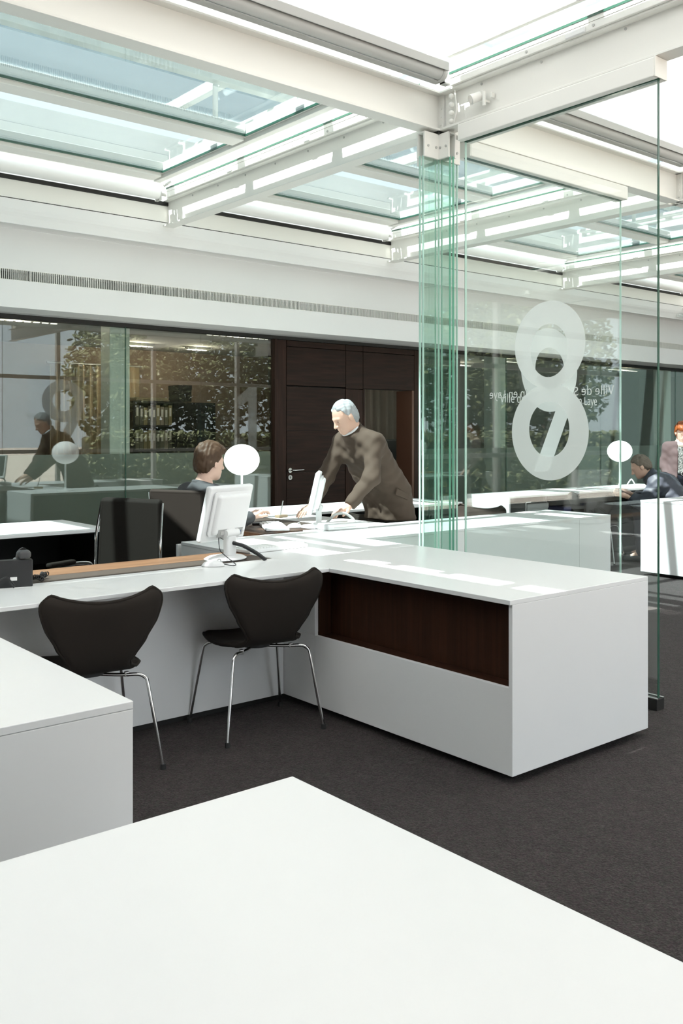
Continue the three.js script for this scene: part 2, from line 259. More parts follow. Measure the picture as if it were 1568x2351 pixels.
// ---------------------------------------------------------------- office front: glass partition, wood wall, door
const wd = (n, l) => { const o = struct(n, l); return o; };
{
  const glassRun = (n, label, cuts) => {
    const w = struct('window', label); w.name = n;
    for (let i = 0; i < cuts.length - 1; i++) {
      mesh('pane', span(cuts[i] + 0.004, cuts[i + 1] - 0.004, 0.02, 2.45, ZG - 0.006, ZG + 0.006), M.partition, w);
      mesh('privacy_film', new THREE.PlaneGeometry(cuts[i + 1] - cuts[i] - 0.02, 1.17).translate((cuts[i] + cuts[i + 1]) / 2, 0.615, ZG - 0.009), M.film, w, { label: 'grey frosted band on the lower glass' });
      if (i) mesh('joint', span(cuts[i] - 0.004, cuts[i] + 0.004, 0.02, 2.45, ZG - 0.007, ZG + 0.007), M.edge, w);
    }
    mesh('sill_channel', span(cuts[0], cuts[cuts.length - 1], 0, 0.04, ZG - 0.03, ZG + 0.03), M.steel, w);
  };
  glassRun('window_9', 'left glass office front with a frosted lower band', [X0, -1, 1.6, 4.2, 5.96]);
  glassRun('window_10', 'right glass office front behind the number panels', [8.26, 9.9, 12.1, 14.2, X1]);
  const wood = struct('wall_office', 'dark wenge panel wall between the two glass office fronts');
  const P = (x0, x1, y0, y1, d = 0, m = M.wenge) => mesh('panel', metric(span(x0 + 0.003, x1 - 0.003, y0 + 0.003, y1 - 0.003, ZG - 0.05, ZG + 0.03 + d, 0.002)), m, wood);
  mesh('frame_post', metric(span(5.97, 6.005, 0, 2.47, ZG - 0.06, ZG + 0.045, 0.003)), M.wengeUp, wood);
  P(6.01, 6.14, 0, 2.44, 0, M.wengeUp); P(6.14, 7.0, 1.935, 2.37); P(6.14, 7.0, 2.37, 2.44);
  P(7.0, 7.27, 1.92, 2.37); P(7.0, 7.27, 2.37, 2.44); P(7.0, 7.27, 0, 1.92, 0, M.wengeUp);
  P(7.27, 8.12, 1.93, 2.37); P(7.27, 8.12, 2.37, 2.44); P(8.12, 8.24, 0, 2.44, 0, M.wengeUp);
  mesh('back_board', span(5.98, 8.24, 1.93, 2.47, ZG - 0.1, ZG - 0.045), M.dark, wood);
  mesh('back_board', span(6.99, 7.28, 0, 1.94, ZG - 0.1, ZG - 0.045), M.dark, wood);
  mesh('jamb', metric(span(8.075, 8.115, 0, 1.93, ZG - 0.25, ZG + 0.032, 0.002)), std([0.1, 0.045, 0.025], 0.5), wood);
  mesh('jamb', metric(span(7.275, 7.3, 0, 1.93, ZG - 0.25, ZG + 0.03, 0.002)), M.wengeUp, wood);
  const d = struct('door', 'dark wenge flush door with a steel lever handle'); d.name = 'door_1';
  for (const [y0, y1] of [[0.01, 0.43], [0.43, 0.96], [0.96, 1.43], [1.43, 1.925]]) mesh('leaf_panel', metric(span(6.146, 6.994, y0 + 0.002, y1 - 0.002, ZG - 0.05, ZG + 0.026, 0.002)), M.wenge, d);
  mesh('leaf_core', span(6.15, 6.99, 0.01, 1.925, ZG - 0.055, ZG + 0.018), M.dark, d);
  const h = mesh('handle', [rod(V(6.19, 0.985, ZG + 0.026), V(6.19, 0.985, ZG + 0.035), 0.027, 0.027, 24), rod(V(6.19, 0.985, ZG + 0.03), V(6.19, 0.985, ZG + 0.08), 0.009), tube([V(6.19, 0.985, ZG + 0.08), V(6.22, 0.985, ZG + 0.084), V(6.345, 0.988, ZG + 0.08)], 0.009, 16)], M.chrome, d);
  const k = mesh('lock_rosette', [rod(V(6.19, 0.905, ZG + 0.026), V(6.19, 0.905, ZG + 0.035), 0.027, 0.027, 24)], M.steel, d);
  mesh('keyhole', [rod(V(6.19, 0.91, ZG + 0.035), V(6.19, 0.91, ZG + 0.037), 0.007), span(6.187, 6.193, 0.893, 0.91, ZG + 0.035, ZG + 0.037)], M.black, k);
}
{ // offices behind the glass
  mesh('ceiling', span(X0, X1, 2.56, 2.62, -13, -8.5), std([0.42, 0.42, 0.4], 0.9), null, { kind: 'structure', label: 'grey office ceiling behind the glass' });
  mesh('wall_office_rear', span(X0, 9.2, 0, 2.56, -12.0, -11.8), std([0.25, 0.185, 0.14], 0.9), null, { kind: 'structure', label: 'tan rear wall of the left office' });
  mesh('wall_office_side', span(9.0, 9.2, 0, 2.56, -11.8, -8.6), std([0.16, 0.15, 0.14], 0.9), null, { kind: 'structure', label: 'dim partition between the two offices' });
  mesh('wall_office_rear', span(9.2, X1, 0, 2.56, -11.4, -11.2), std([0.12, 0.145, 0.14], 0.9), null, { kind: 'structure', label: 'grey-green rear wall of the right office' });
  [[4.08, 4.3], [9.78, 10.02], [14.02, 14.24]].forEach(([a, b], i) => tag(mesh('office_column', span(a, b, 0, 2.56, ZG - 0.3, ZG - 0.1, 0.01), std([0.75, 0.8, 0.77], 0.5)), ['pale square column behind the joint of the left glass front', 'pale square column behind the right glass front, left of the big 8', 'pale square column behind the glass front at the right edge'][i], 'column'));
  // curtain
  const curtain = (name, label, x0, x1, y0, y1, z, mat, group) => {
    const sh = new THREE.Shape(), n = 90, f = (i) => 0.035 * Math.sin(i * 0.95) + 0.02 * Math.sin(i * 0.37 + 1);
    for (let i = 0; i <= n; i++) { const x = x0 + (x1 - x0) * i / n; i ? sh.lineTo(x, f(i)) : sh.moveTo(x, f(i)); }
    for (let i = n; i >= 0; i--) sh.lineTo(x0 + (x1 - x0) * i / n, f(i) + 0.006);
    const g = new THREE.ExtrudeGeometry(sh, { depth: y1 - y0, bevelEnabled: false }); g.rotateX(-Math.PI / 2); g.translate(0, y0, z);
    const t = thing(name, label, 'curtain', [0, 0, 0], 0, group);
    mesh('cloth', g, mat, t); mesh('rail', rod(V(x0 - 0.05, y1 + 0.012, z), V(x1 + 0.05, y1 + 0.012, z), 0.012), M.steel, t);
  };
  curtain('curtain', 'cream curtain in the left office beside the dark bookcase', 4.75, 6.0, 0.05, 2.3, -11.6, std([0.62, 0.48, 0.32], 0.95, { transmission: 0.2, thickness: 0 }));
  curtain('curtain', 'brown-grey curtain seen through the opening behind the standing man', 7.0, 8.9, 0.05, 2.25, -9.5, std([0.3, 0.25, 0.21], 0.95));
  curtain('curtain', 'dark curtain at the left end of the right office', 9.25, 9.8, 0.05, 2.35, -10.6, std([0.14, 0.11, 0.08], 0.95));
  // bookcase with binders
  const bc = thing('bookcase', 'dark open bookcase full of binders in the left office', 'bookcase', [5.66, 0, -11.3]);
  mesh('carcass', [span(0, 0.03, 0, 1.82, -0.2, 0.2), span(0.6, 0.63, 0, 1.82, -0.2, 0.2), span(0, 0.63, 0, 1.82, -0.22, -0.2)], M.black, bc);
  for (const y of [0.02, 0.4, 0.78, 1.16, 1.48, 1.8]) mesh('shelf', span(0.03, 0.6, y, y + 0.022, -0.2, 0.2), M.black, bc);
  for (const y of [0.8, 1.182, 1.502]) for (let i = 0; i < 9; i++) {
    const c = [[0.3, 0.26, 0.14], [0.2, 0.2, 0.15], [0.38, 0.33, 0.2], [0.12, 0.12, 0.1], [0.34, 0.3, 0.25]][Math.floor(rnd() * 5)], h = 0.23 + rnd() * 0.05;
    const t = thing('binder', ['first', 'second', 'third', 'fourth', 'fifth', 'sixth', 'seventh', 'eighth', 'last'][i] + ' ring binder from the left on the ' + (y > 1.4 ? 'upper shelf of the dark office bookcase' : y > 1 ? 'bookcase shelf just above the frosted band' : 'low bookcase shelf behind the frosted band'), 'binder', [5.7 + i * 0.061, y + 0.003, -11.25], 0, 'binders in the office bookcase');
    mesh('cover', span(0, 0.052, 0, h, -0.12, 0.14, 0.003), std(c, 0.7), t); mesh('spine_label', span(0.012, 0.04, h * 0.45, h * 0.85, 0.14, 0.1415), M.paper, t);
  }
  const dc = thing('office_cabinet', 'black tall cabinet right of the bookcase in the left office', 'cabinet', [6.3, 0, -11.3]);
  mesh('body', span(0, 0.62, 0, 1.82, -0.22, 0.2, 0.006), M.black, dc);
  for (const a of [0.012, 0.315]) { const d = mesh('door', span(a, a + 0.292, 0.06, 1.8, 0.2, 0.218, 0.003), M.black, dc); mesh('handle', span(a + (a < 0.1 ? 0.265 : 0.015), a + (a < 0.1 ? 0.277 : 0.027), 0.85, 1.0, 0.218, 0.235, 0.003), M.steel, d); }
  tag(mesh('storage_box', [span(6.36, 6.56, 1.83, 2.05, -11.42, -11.14, 0.004), span(6.355, 6.565, 1.99, 2.055, -11.425, -11.135, 0.004)], M.black), 'black storage box standing on the tall office cabinet', 'box');
  tag(mesh('document_tray', [span(5.72, 6.22, 1.83, 1.845, -11.42, -11.14, 0.003), span(5.74, 6.2, 1.845, 1.875, -11.4, -11.16, 0.006)], std([0.2, 0.17, 0.1], 0.7)), 'flat tray of papers on top of the bookcase', 'tray');
  const fr = thing('dark_cupboard', 'black low cupboard inside the opening behind the standing man', 'cupboard', [7.62, 0, -9.1]);
  mesh('body', span(0, 0.75, 0, 1.32, -0.2, 0.2, 0.006), M.black, fr); mesh('door', span(0.015, 0.735, 0.06, 1.3, 0.2, 0.216, 0.003), M.dark, fr);
  tag(mesh('paper_box', [span(7.72, 7.88, 1.32, 1.4, -9.2, -9.0, 0.004), span(7.74, 7.86, 1.4, 1.405, -9.18, -9.02)], std([0.35, 0.3, 0.25], 0.8)), 'small cardboard box on the black cupboard in the opening', 'box');
  // green plant pot on the office desk
  const od = thing('office_table', 'pale table behind the frosted band of the left office', 'table', [5.0, 0, -9.6]);
  mesh('top', span(-1.1, 1.1, 0.72, 0.745, -0.35, 0.35, 0.005), M.plastic, od);
  for (const [x, z] of [[-1, -0.28], [1, -0.28], [-1, 0.28], [1, 0.28]]) mesh('leg', rod(V(x, 0, z), V(x, 0.72, z), 0.02), M.steel, od);
  const gp = thing('potted_plant', 'small bright green plant behind the frosted office glass', 'plant', [5.0, 0.745, -9.45]);
  mesh('pot', lathe([[0, 0], [0.045, 0], [0.06, 0.1], [0.052, 0.1], [0.05, 0.085], [0, 0.085]], 20), M.plastic, gp);
  const lf = []; for (let i = 0; i < 46; i++) { const a = rnd() * 6.28, e = 0.2 + rnd() * 1.1, L = 0.1 + rnd() * 0.08; const g = new THREE.SphereGeometry(1, 6, 4); g.scale(0.018, L / 2, 0.004); g.translate(0, L / 2, 0); g.rotateX(e); g.rotateY(a); lf.push(g.translate(0, 0.09, 0)); }
  mesh('leaves', lf, std([0.2, 0.42, 0.04], 0.6), gp);
  // ceiling lamps
  const lampSpots = [[5.6, -10.9, 0.5], [6.5, -10.9, 0.32], [3.4, -9.2, 0.9], [6.0, -9.1, 0.9], [2.4, -11, 0.9], [11.2, -9.6, 0.9], [11.3, -10.6, 0.6], [14.5, -9.6, 0.9]];
  lampSpots.forEach(([x, z, l], i) => {
    const t = thing('ceiling_lamp', ['narrow strip lamp over the curtain of the left office', 'short strip lamp over the tall black office cabinet', 'dashed strip lamp at the left edge of the left office', 'dashed strip lamp near the wood wall in the left office', 'strip lamp deep in the left office', 'dashed strip lamp of the right office behind the 8', 'dashed strip lamp deeper in the right office', 'strip lamp far right in the right office'][i], 'ceiling lamp', [x, 2.52, z], 0, 'office strip lamps');
    mesh('housing', span(-l / 2, l / 2, 0.004, 0.045, -0.05, 0.05, 0.004), M.grey, t);
    const em = new THREE.MeshStandardMaterial({ color: 0xffffff, emissive: new THREE.Color().setRGB(1, 0.93, 0.8), emissiveIntensity: 1.6 });
    const n = Math.max(3, Math.round(l / 0.09)); for (let k = 0; k < n; k++) mesh('tube_cell', span(-l / 2 + (k + 0.15) * l / n, -l / 2 + (k + 0.8) * l / n, -0.004, 0.004, -0.016, 0.016), em, t);
    const p = new THREE.PointLight(new THREE.Color().setRGB(1, 0.86, 0.68), i < 2 ? 0.9 : 0.45); p.position.set(0, -0.06, 0); p.castShadow = true; t.add(p);
  });
}
// ---------------------------------------------------------------- glass column and number panels
const XC = 4.25;
{
  const c = thing('glass_column', 'cross-shaped column of green glass fins under the beam crossing', 'column', [XC, 0, ZC]);
  const H = 3.14, arms = [[-0.155, -0.012, 'x'], [0.012, 0.155, 'x'], [0.012, 0.115, 'z'], [-0.155, -0.012, 'z']];
  for (const [a, b, ax] of arms) for (const off of [-0.0145, 0.0145]) {
    const g = ax === 'x' ? span(a, b, 0.03, H, off - 0.006, off + 0.006) : span(off - 0.006, off + 0.006, 0.03, H, a, b);
    const fin = mesh('fin', g, M.fin, c), o = Math.abs(a) > Math.abs(b) ? a : b, i = o === a ? b : a;
    const strip = (p, q, m) => mesh('fin_edge', ax === 'x' ? span(Math.min(p, q), Math.max(p, q), 0.03, H, off - 0.0064, off + 0.0064) : span(off - 0.0064, off + 0.0064, 0.03, H, Math.min(p, q), Math.max(p, q)), m, fin);
    strip(o, o - Math.sign(o) * 0.004, ax === 'z' && o > 0 ? M.edgeMid : M.edgeLight); strip(i, i + Math.sign(o) * 0.003, M.edgeLight);
  }
  const cap = (y0, y1) => [span(-0.16, -0.03, y0, y1, -0.036, -0.022, 0.002), span(-0.16, -0.03, y0, y1, 0.022, 0.036, 0.002), span(0.03, 0.16, y0, y1, -0.036, -0.022, 0.002), span(0.03, 0.16, y0, y1, 0.022, 0.036, 0.002), span(-0.036, -0.022, y0, y1, 0.03, 0.12, 0.002), span(0.022, 0.036, y0, y1, 0.03, 0.12, 0.002), span(-0.036, -0.022, y0, y1, -0.16, -0.03, 0.002), span(0.022, 0.036, y0, y1, -0.16, -0.03, 0.002),
    span(-0.16, 0.16, y1 - 0.012, y1, -0.022, 0.022, 0.002), span(-0.022, 0.022, y1 - 0.011, y1 + 0.001, -0.16, 0.12, 0.002)];
  mesh('capital', cap(3.13, 3.288), M.paint, c); mesh('base_plate', cap(0, 0.14), M.paint, c);
  mesh('bearing', [span(-0.05, 0.05, 3.288, YB, -0.05, 0.05, 0.003)], M.dark, c);
  const bl = []; for (const y of [3.2]) for (const x of [-0.13, -0.06, 0.06, 0.13]) bl.push([x, y, 0.038, 'z']); for (const z of [0.05, 0.1]) bl.push([-0.038, 3.2, z, 'x']);
  mesh('bolts', boltSet(bl), M.grey, c);
}
const ellipse = (cx, cy, rx, ry, hole, n = 72) => { const p = hole ? new THREE.Path() : new THREE.Shape(); p.absellipse(cx, cy, rx, ry, 0, Math.PI * 2, hole); return p; };
const thin = (shape) => new THREE.ShapeGeometry(shape, 64); // adhesive film
const font = await new FontLoader().loadAsync('fonts/droid/droid_sans_regular.typeface.json');
function words(txt, width) { const g = new THREE.ShapeGeometry(font.generateShapes(txt, 0.058), 6); g.computeBoundingBox(); const s = width / (g.boundingBox.max.x - g.boundingBox.min.x); g.translate(-g.boundingBox.min.x, 0, 0); g.scale(s, s, 1); return g; }
function digit8() { // outline of the union of two rings
  const lo = [0, 0.274, 0.268, 0.274], up = [0, 0.768, 0.246, 0.247], s = new THREE.Shape();
  // angles at which the two outlines cross, found by search
  let best = 9, aL = 0, aU = 0;
  for (let i = 0; i < 900; i++) { const a = Math.PI / 2 * i / 900, x = lo[2] * Math.cos(a), y = lo[1] + lo[3] * Math.sin(a); const q = ((x - up[0]) / up[2]) ** 2 + ((y - up[1]) / up[3]) ** 2; if (Math.abs(q - 1) < best) { best = Math.abs(q - 1); aL = a; aU = Math.atan2((y - up[1]) / up[3], x / up[2]); } }
  if (best > 0.05) { aL = Math.PI / 2 - 0.45; aU = -Math.PI / 2 + 0.5; }
  s.absellipse(0, lo[1], lo[2], lo[3], Math.PI - aL, aL + Math.PI * 2, false);
  s.absellipse(0, up[1], up[2], up[3], aU, Math.PI - aU, false);
  s.closePath();
  s.holes.push(ellipse(0, 0.289, 0.14, 0.157, true), ellipse(0, 0.735, 0.13, 0.151, true));
  return s;
}
function digit9() {
  const list = []; const ring = ellipse(0, 0.716, 0.318, 0.298, false); ring.holes.push(ellipse(0, 0.726, 0.163, 0.15, true)); list.push(thin(ring));
  const t = new THREE.Shape([[0.31, 0.66], [0.23, 0.43], [-0.01, 0.0], [-0.18, 0.0], [0.06, 0.42], [0.18, 0.6]].map(([x, y]) => new THREE.Vector2(x, y))); list.push(thin(t).translate(0, 0, 0.0001));
  return list;
}
function digit1() { return [thin(new THREE.Shape([[0, 0], [0.17, 0], [0.17, 1.015], [0.02, 1.015], [-0.2, 0.85], [-0.2, 0.66], [0, 0.79]].map(([x, y]) => new THREE.Vector2(x, y))))]; }
function numberPanel(name, label, pos, turn, width, digit, dx, textX, textW, flip) {
  const t = thing(name, label, 'glass panel', pos, turn, 'glass panels with frosted counter numbers'); // local x along the panel, z its face
  const T = 0.007;
  mesh('pane', span(0, width, 0.06, 3.2, -T, T), M.panel, t);
  mesh('pane_edge', [span(-0.0015, 0.002, 0.06, 3.2, -T - 0.0004, T + 0.0004)], M.edge, t);
  mesh('pane_edge', [span(width - 0.002, width + 0.0015, 0.06, 3.2, -T - 0.0004, T + 0.0004)], M.edgeLight, t);
  mesh('header', [span(-0.01, width + 0.01, 3.2, 3.299, -0.058, -T - 0.004, 0.006), span(-0.01, width + 0.01, 3.2, 3.299, T + 0.004, 0.058, 0.006), span(-0.01, width + 0.01, 3.24, 3.306, -0.045, 0.045)], M.paint, t);
  each('header_cap', [span(-0.016, -0.01, 3.2, 3.304, -0.055, 0.055, 0.002), span(width + 0.01, width + 0.016, 3.2, 3.304, -0.055, 0.055, 0.002)], M.paint, t);
  mesh('seal', [span(0, width, 3.196, 3.212, -T - 0.004, T + 0.004)], M.edge, t);
  mesh('floor_shoe', [span(-0.012, width + 0.012, 0, 0.058, -0.034, 0.034, 0.003)], M.dark, t);
  mesh('shoe_trim', [span(-0.012, width + 0.012, 0.058, 0.064, -0.034, -0.022, 0.001), span(-0.012, width + 0.012, 0.058, 0.064, 0.022, 0.034, 0.001)], M.steel, t);
  const dg = mesh('number', digit.map((g) => { g.translate(dx, 1.137, T + 0.0008); return g; }), M.frost, t);
  const w = words('Ville de Saint Germain en Laye', textW); if (flip) w.applyMatrix4(new THREE.Matrix4().makeScale(-1, 1, 1));
  w.translate(textX, 1.612, T + 0.0026); mesh('lettering', w, M.frost, t);
  return t;
}
// nearest panel: local x runs towards -z, its printed face looks at the camera side (mirrored print)
numberPanel('number_panel', 'tall glass panel with the large frosted number 8 beside the near counter', [XC, 0, -2.607], Math.PI / 2, 1.32, [thin(digit8())], 0.693, 0.268, 0.866, false).rotation.y = Math.PI / 2;
numberPanel('number_panel', 'tall glass panel with a frosted number 9, seen behind the 8', [4.5, 0, ZC], 0, 1.75, digit9(), 0.87, 0.33, 1.1, false);
numberPanel('number_panel', 'glass panel with a frosted number 1 beyond the right edge', [7.6, 0, ZC], 0, 1.8, digit1(), 0.9, 0.37, 1.1, false);
// ---------------------------------------------------------------- counters and desks
const T = 0.74, B0 = 0.035;
{
  // near counter with the dark niche, and its long arm to the right (one L-shaped white body)
  const p = thing('service_counter', 'white counter block with a dark recessed niche, beside the two visitor chairs', 'counter', [0, 0, 0]);
  mesh('top', [span(2.87, 3.85, T - 0.02, T, -5.0, -2.415, 0.0025), span(3.85, 6.52, T - 0.02, T, -5.06, -4.43, 0.0025)], M.white, p);
  mesh('end_panel', span(2.885, 3.85, B0, T - 0.02, -2.435, -2.415, 0.002), M.white, p);
  mesh('side_panel', [span(2.885, 2.905, B0, 0.386, -3.69, -2.432, 0.002), span(2.885, 2.905, 0.386, T - 0.02, -3.97, -3.69, 0.002), span(2.885, 2.905, B0, 0.386, -3.97, -3.69)], M.white, p);
  mesh('side_panel', span(2.872, 2.89, B0, T - 0.02, -5.0, -4.44), M.white, p);
  each('side_panel', [span(3.83, 3.85, B0, T - 0.02, -4.43, -2.42, 0.002), span(3.85, 6.52, B0, T - 0.02, -4.45, -4.432, 0.002), span(6.5, 6.52, B0, T - 0.02, -5.05, -4.44, 0.002), span(2.87, 6.52, B0, T - 0.02, -5.06, -5.04)], M.white, p);
  const n = mesh('niche', [metric(span(2.98, 2.99, 0.38, T - 0.02, -3.69, -2.44)), metric(span(2.905, 2.99, 0.376, 0.386, -3.69, -2.44)), metric(span(2.905, 2.99, T - 0.03, T - 0.02, -3.69, -2.44)), metric(span(2.905, 2.99, 0.38, T - 0.02, -3.69, -3.68)), metric(span(2.905, 2.99, 0.38, T - 0.02, -2.45, -2.436))], std([1, 1, 1], 0.6, { map: grain([44, 26, 17], [70, 42, 28], 41), specularIntensity: 0.3 }), p, { label: 'dark brown lined niche' });
  mesh('plinth', [span(2.96, 3.77, 0, B0, -4.9, -2.5), span(3.7, 6.44, 0, B0, -4.98, -4.51)], M.dark, p);
  mesh('joint', span(6.1, 6.102, B0, T - 0.02, -4.4322, -4.431), M.grey, p);
}
{
  const d = thing('service_desk', 'long white desk with a walnut inlay behind the two visitor chairs', 'desk', [0, 0, 0]);
  mesh('top', span(1.079, 2.868, T - 0.018, T, -4.03, -3.556, 0.0025), M.white, d);
  mesh('front_panel', span(1.079, 2.883, B0, T - 0.018, -3.975, -3.955, 0.002), M.white, d);
  mesh('walnut_inlay', metric(span(1.079, 2.868, T - 0.03, T - 0.001, -4.425, -4.222, 0.0015)), M.walnut, d);
  mesh('dark_inlay', metric(span(1.079, 2.868, T - 0.03, T - 0.002, -4.219, -4.032, 0.0015)), M.darkInlay, d);  // near half of the inlay in a darker brown
  mesh('plinth', span(1.08, 2.88, 0, B0, -4.02, -3.99), M.dark, d);
}
{
  const p = thing('service_counter', 'white counter block at the left edge, cut by the frame', 'counter', [0, 0, 0]);
  mesh('top', span(0.1, 1.077, T - 0.02, T, -5.2, -2.11, 0.0025), M.white, p);
  mesh('body', span(0.1, 1.0765, B0, T - 0.0205, -5.2, -2.111, 0.0025), M.white, p);
  mesh('plinth', span(0.16, 1.0, 0, B0, -5.1, -2.18), M.dark, p);
  const f = thing('service_counter', 'large white counter top in the immediate foreground', 'counter', [0, 0, 0]);
  mesh('top', span(-2.2, 1.08, T - 0.02, T, -1.452, -0.3, 0.003), M.white, f);
  mesh('body', span(-2.19, 1.072, B0, T - 0.0205, -1.444, -0.31, 0.0025), M.white, f);
  mesh('plinth', span(-2.1, 1.0, 0, B0, -1.38, -0.38), M.dark, f);
}
{
  // second desk, running away from the view, between the seated woman and the standing man
  const d = thing('service_desk', 'white desk with dark wood inlay between the seated woman and the bending man', 'desk', [0, 0, 0]);
  mesh('top', span(4.22, 4.62, T - 0.018, T, -6.12, -5.065, 0.0025), M.white, d);
  mesh('front_panel', span(4.2, 4.22, B0, T - 0.018, -6.12, -5.065), M.white, d);
  mesh('walnut_inlay', metric(span(3.5, 3.96, T - 0.03, T - 0.001, -6.12, -5.065, 0.0015)), std([0.3, 0.26, 0.24], 0.5, { map: walnutTex }), d);
  mesh('dark_inlay', metric(span(3.963, 4.218, T - 0.03, T - 0.002, -6.12, -5.065, 0.0015)), M.darkInlay, d);  // darker brown strip beside the inlay
  mesh('plinth', span(4.21, 4.25, 0, B0, -6.1, -5.08), M.dark, d);
  const shelf = (name, label, x0, x1, z0, z1, divs) => {
    const c = thing(name, label, 'cabinet', [0, 0, 0]);
    mesh('top', span(x0, x1, T - 0.022, T, z0, z1, 0.0025), M.white, c);
    mesh('end_panel', span(x0, x0 + 0.022, B0, T - 0.022, z0, z1, 0.002), M.white, c);
    mesh('end_panel', span(x1 - 0.022, x1, B0, T - 0.022, z0, z1, 0.002), M.white, c);
    each('lining', [span(x0 + 0.022, x0 + 0.026, B0, T - 0.022, z0 + 0.015, z1 - 0.002), span(x1 - 0.026, x1 - 0.022, B0, T - 0.022, z0 + 0.015, z1 - 0.002), span(x0 + 0.026, x1 - 0.026, T - 0.026, T - 0.022, z0 + 0.015, z1 - 0.002)], M.dark, c);
    mesh('back_panel', span(x0 + 0.022, x1 - 0.022, B0, T - 0.022, z0, z0 + 0.015), M.dark, c);
    mesh('bottom_shelf', span(x0 + 0.022, x1 - 0.022, B0, B0 + 0.02, z0 + 0.015, z1 - 0.004), M.black, c);
    mesh('middle_shelf', span(x0 + 0.022, x1 - 0.022, 0.4, 0.418, z0 + 0.015, z1 - 0.03), M.black, c);
    for (const x of divs) mesh('divider', span(x - 0.009, x + 0.009, B0 + 0.02, T - 0.022, z0 + 0.015, z1 - 0.01), M.black, c);
    mesh('plinth', span(x0 + 0.05, x1 - 0.05, 0, B0, z0 + 0.03, z1 - 0.06), M.dark, c);
    return c;
  };
  shelf('low_cabinet', 'long white low cabinet with a black open front at the left, below the glass', -1.5, 2.9, -6.85, -6.03, [0.0, 1.45]);
  shelf('low_cabinet', 'white low cabinet under the left glowing lamp, behind the standing man', 3.85, 6.6, -6.87, -6.14, [5.2]);
  shelf('low_cabinet', 'white low cabinet under the right glowing lamp, seen through the glass panel', 7.52, 10.75, -6.93, -6.34, [8.9]);
}
{
  const p = thing('service_counter', 'white counter block at the right edge beyond the glass panel', 'counter', [0, 0, 0]);
  mesh('top', span(8.15, 9.1, T - 0.02, T, -5.2, -4.3, 0.0025), M.white, p);
  mesh('body', span(8.152, 9.1, B0, T - 0.0205, -5.198, -4.302, 0.0025), M.white, p);
  mesh('plinth', span(8.22, 9.02, 0, B0, -5.1, -4.4), M.dark, p);
  const d = thing('service_desk', 'white desk in front of the man in the dark jacket', 'desk', [0, 0, 0]);
  mesh('top', span(9.85, 12.2, T - 0.018, T, -6.14, -5.72, 0.0025), M.white, d);
  mesh('front_panel', span(9.85, 12.2, B0, T - 0.018, -6.14, -6.12, 0.002), M.white, d);
  mesh('end_panel', span(12.18, 12.2, B0, T - 0.018, -6.12, -5.72, 0.002), M.white, d);
  mesh('plinth', span(9.9, 12.1, 0, B0, -6.13, -6.09), M.dark, d);
}
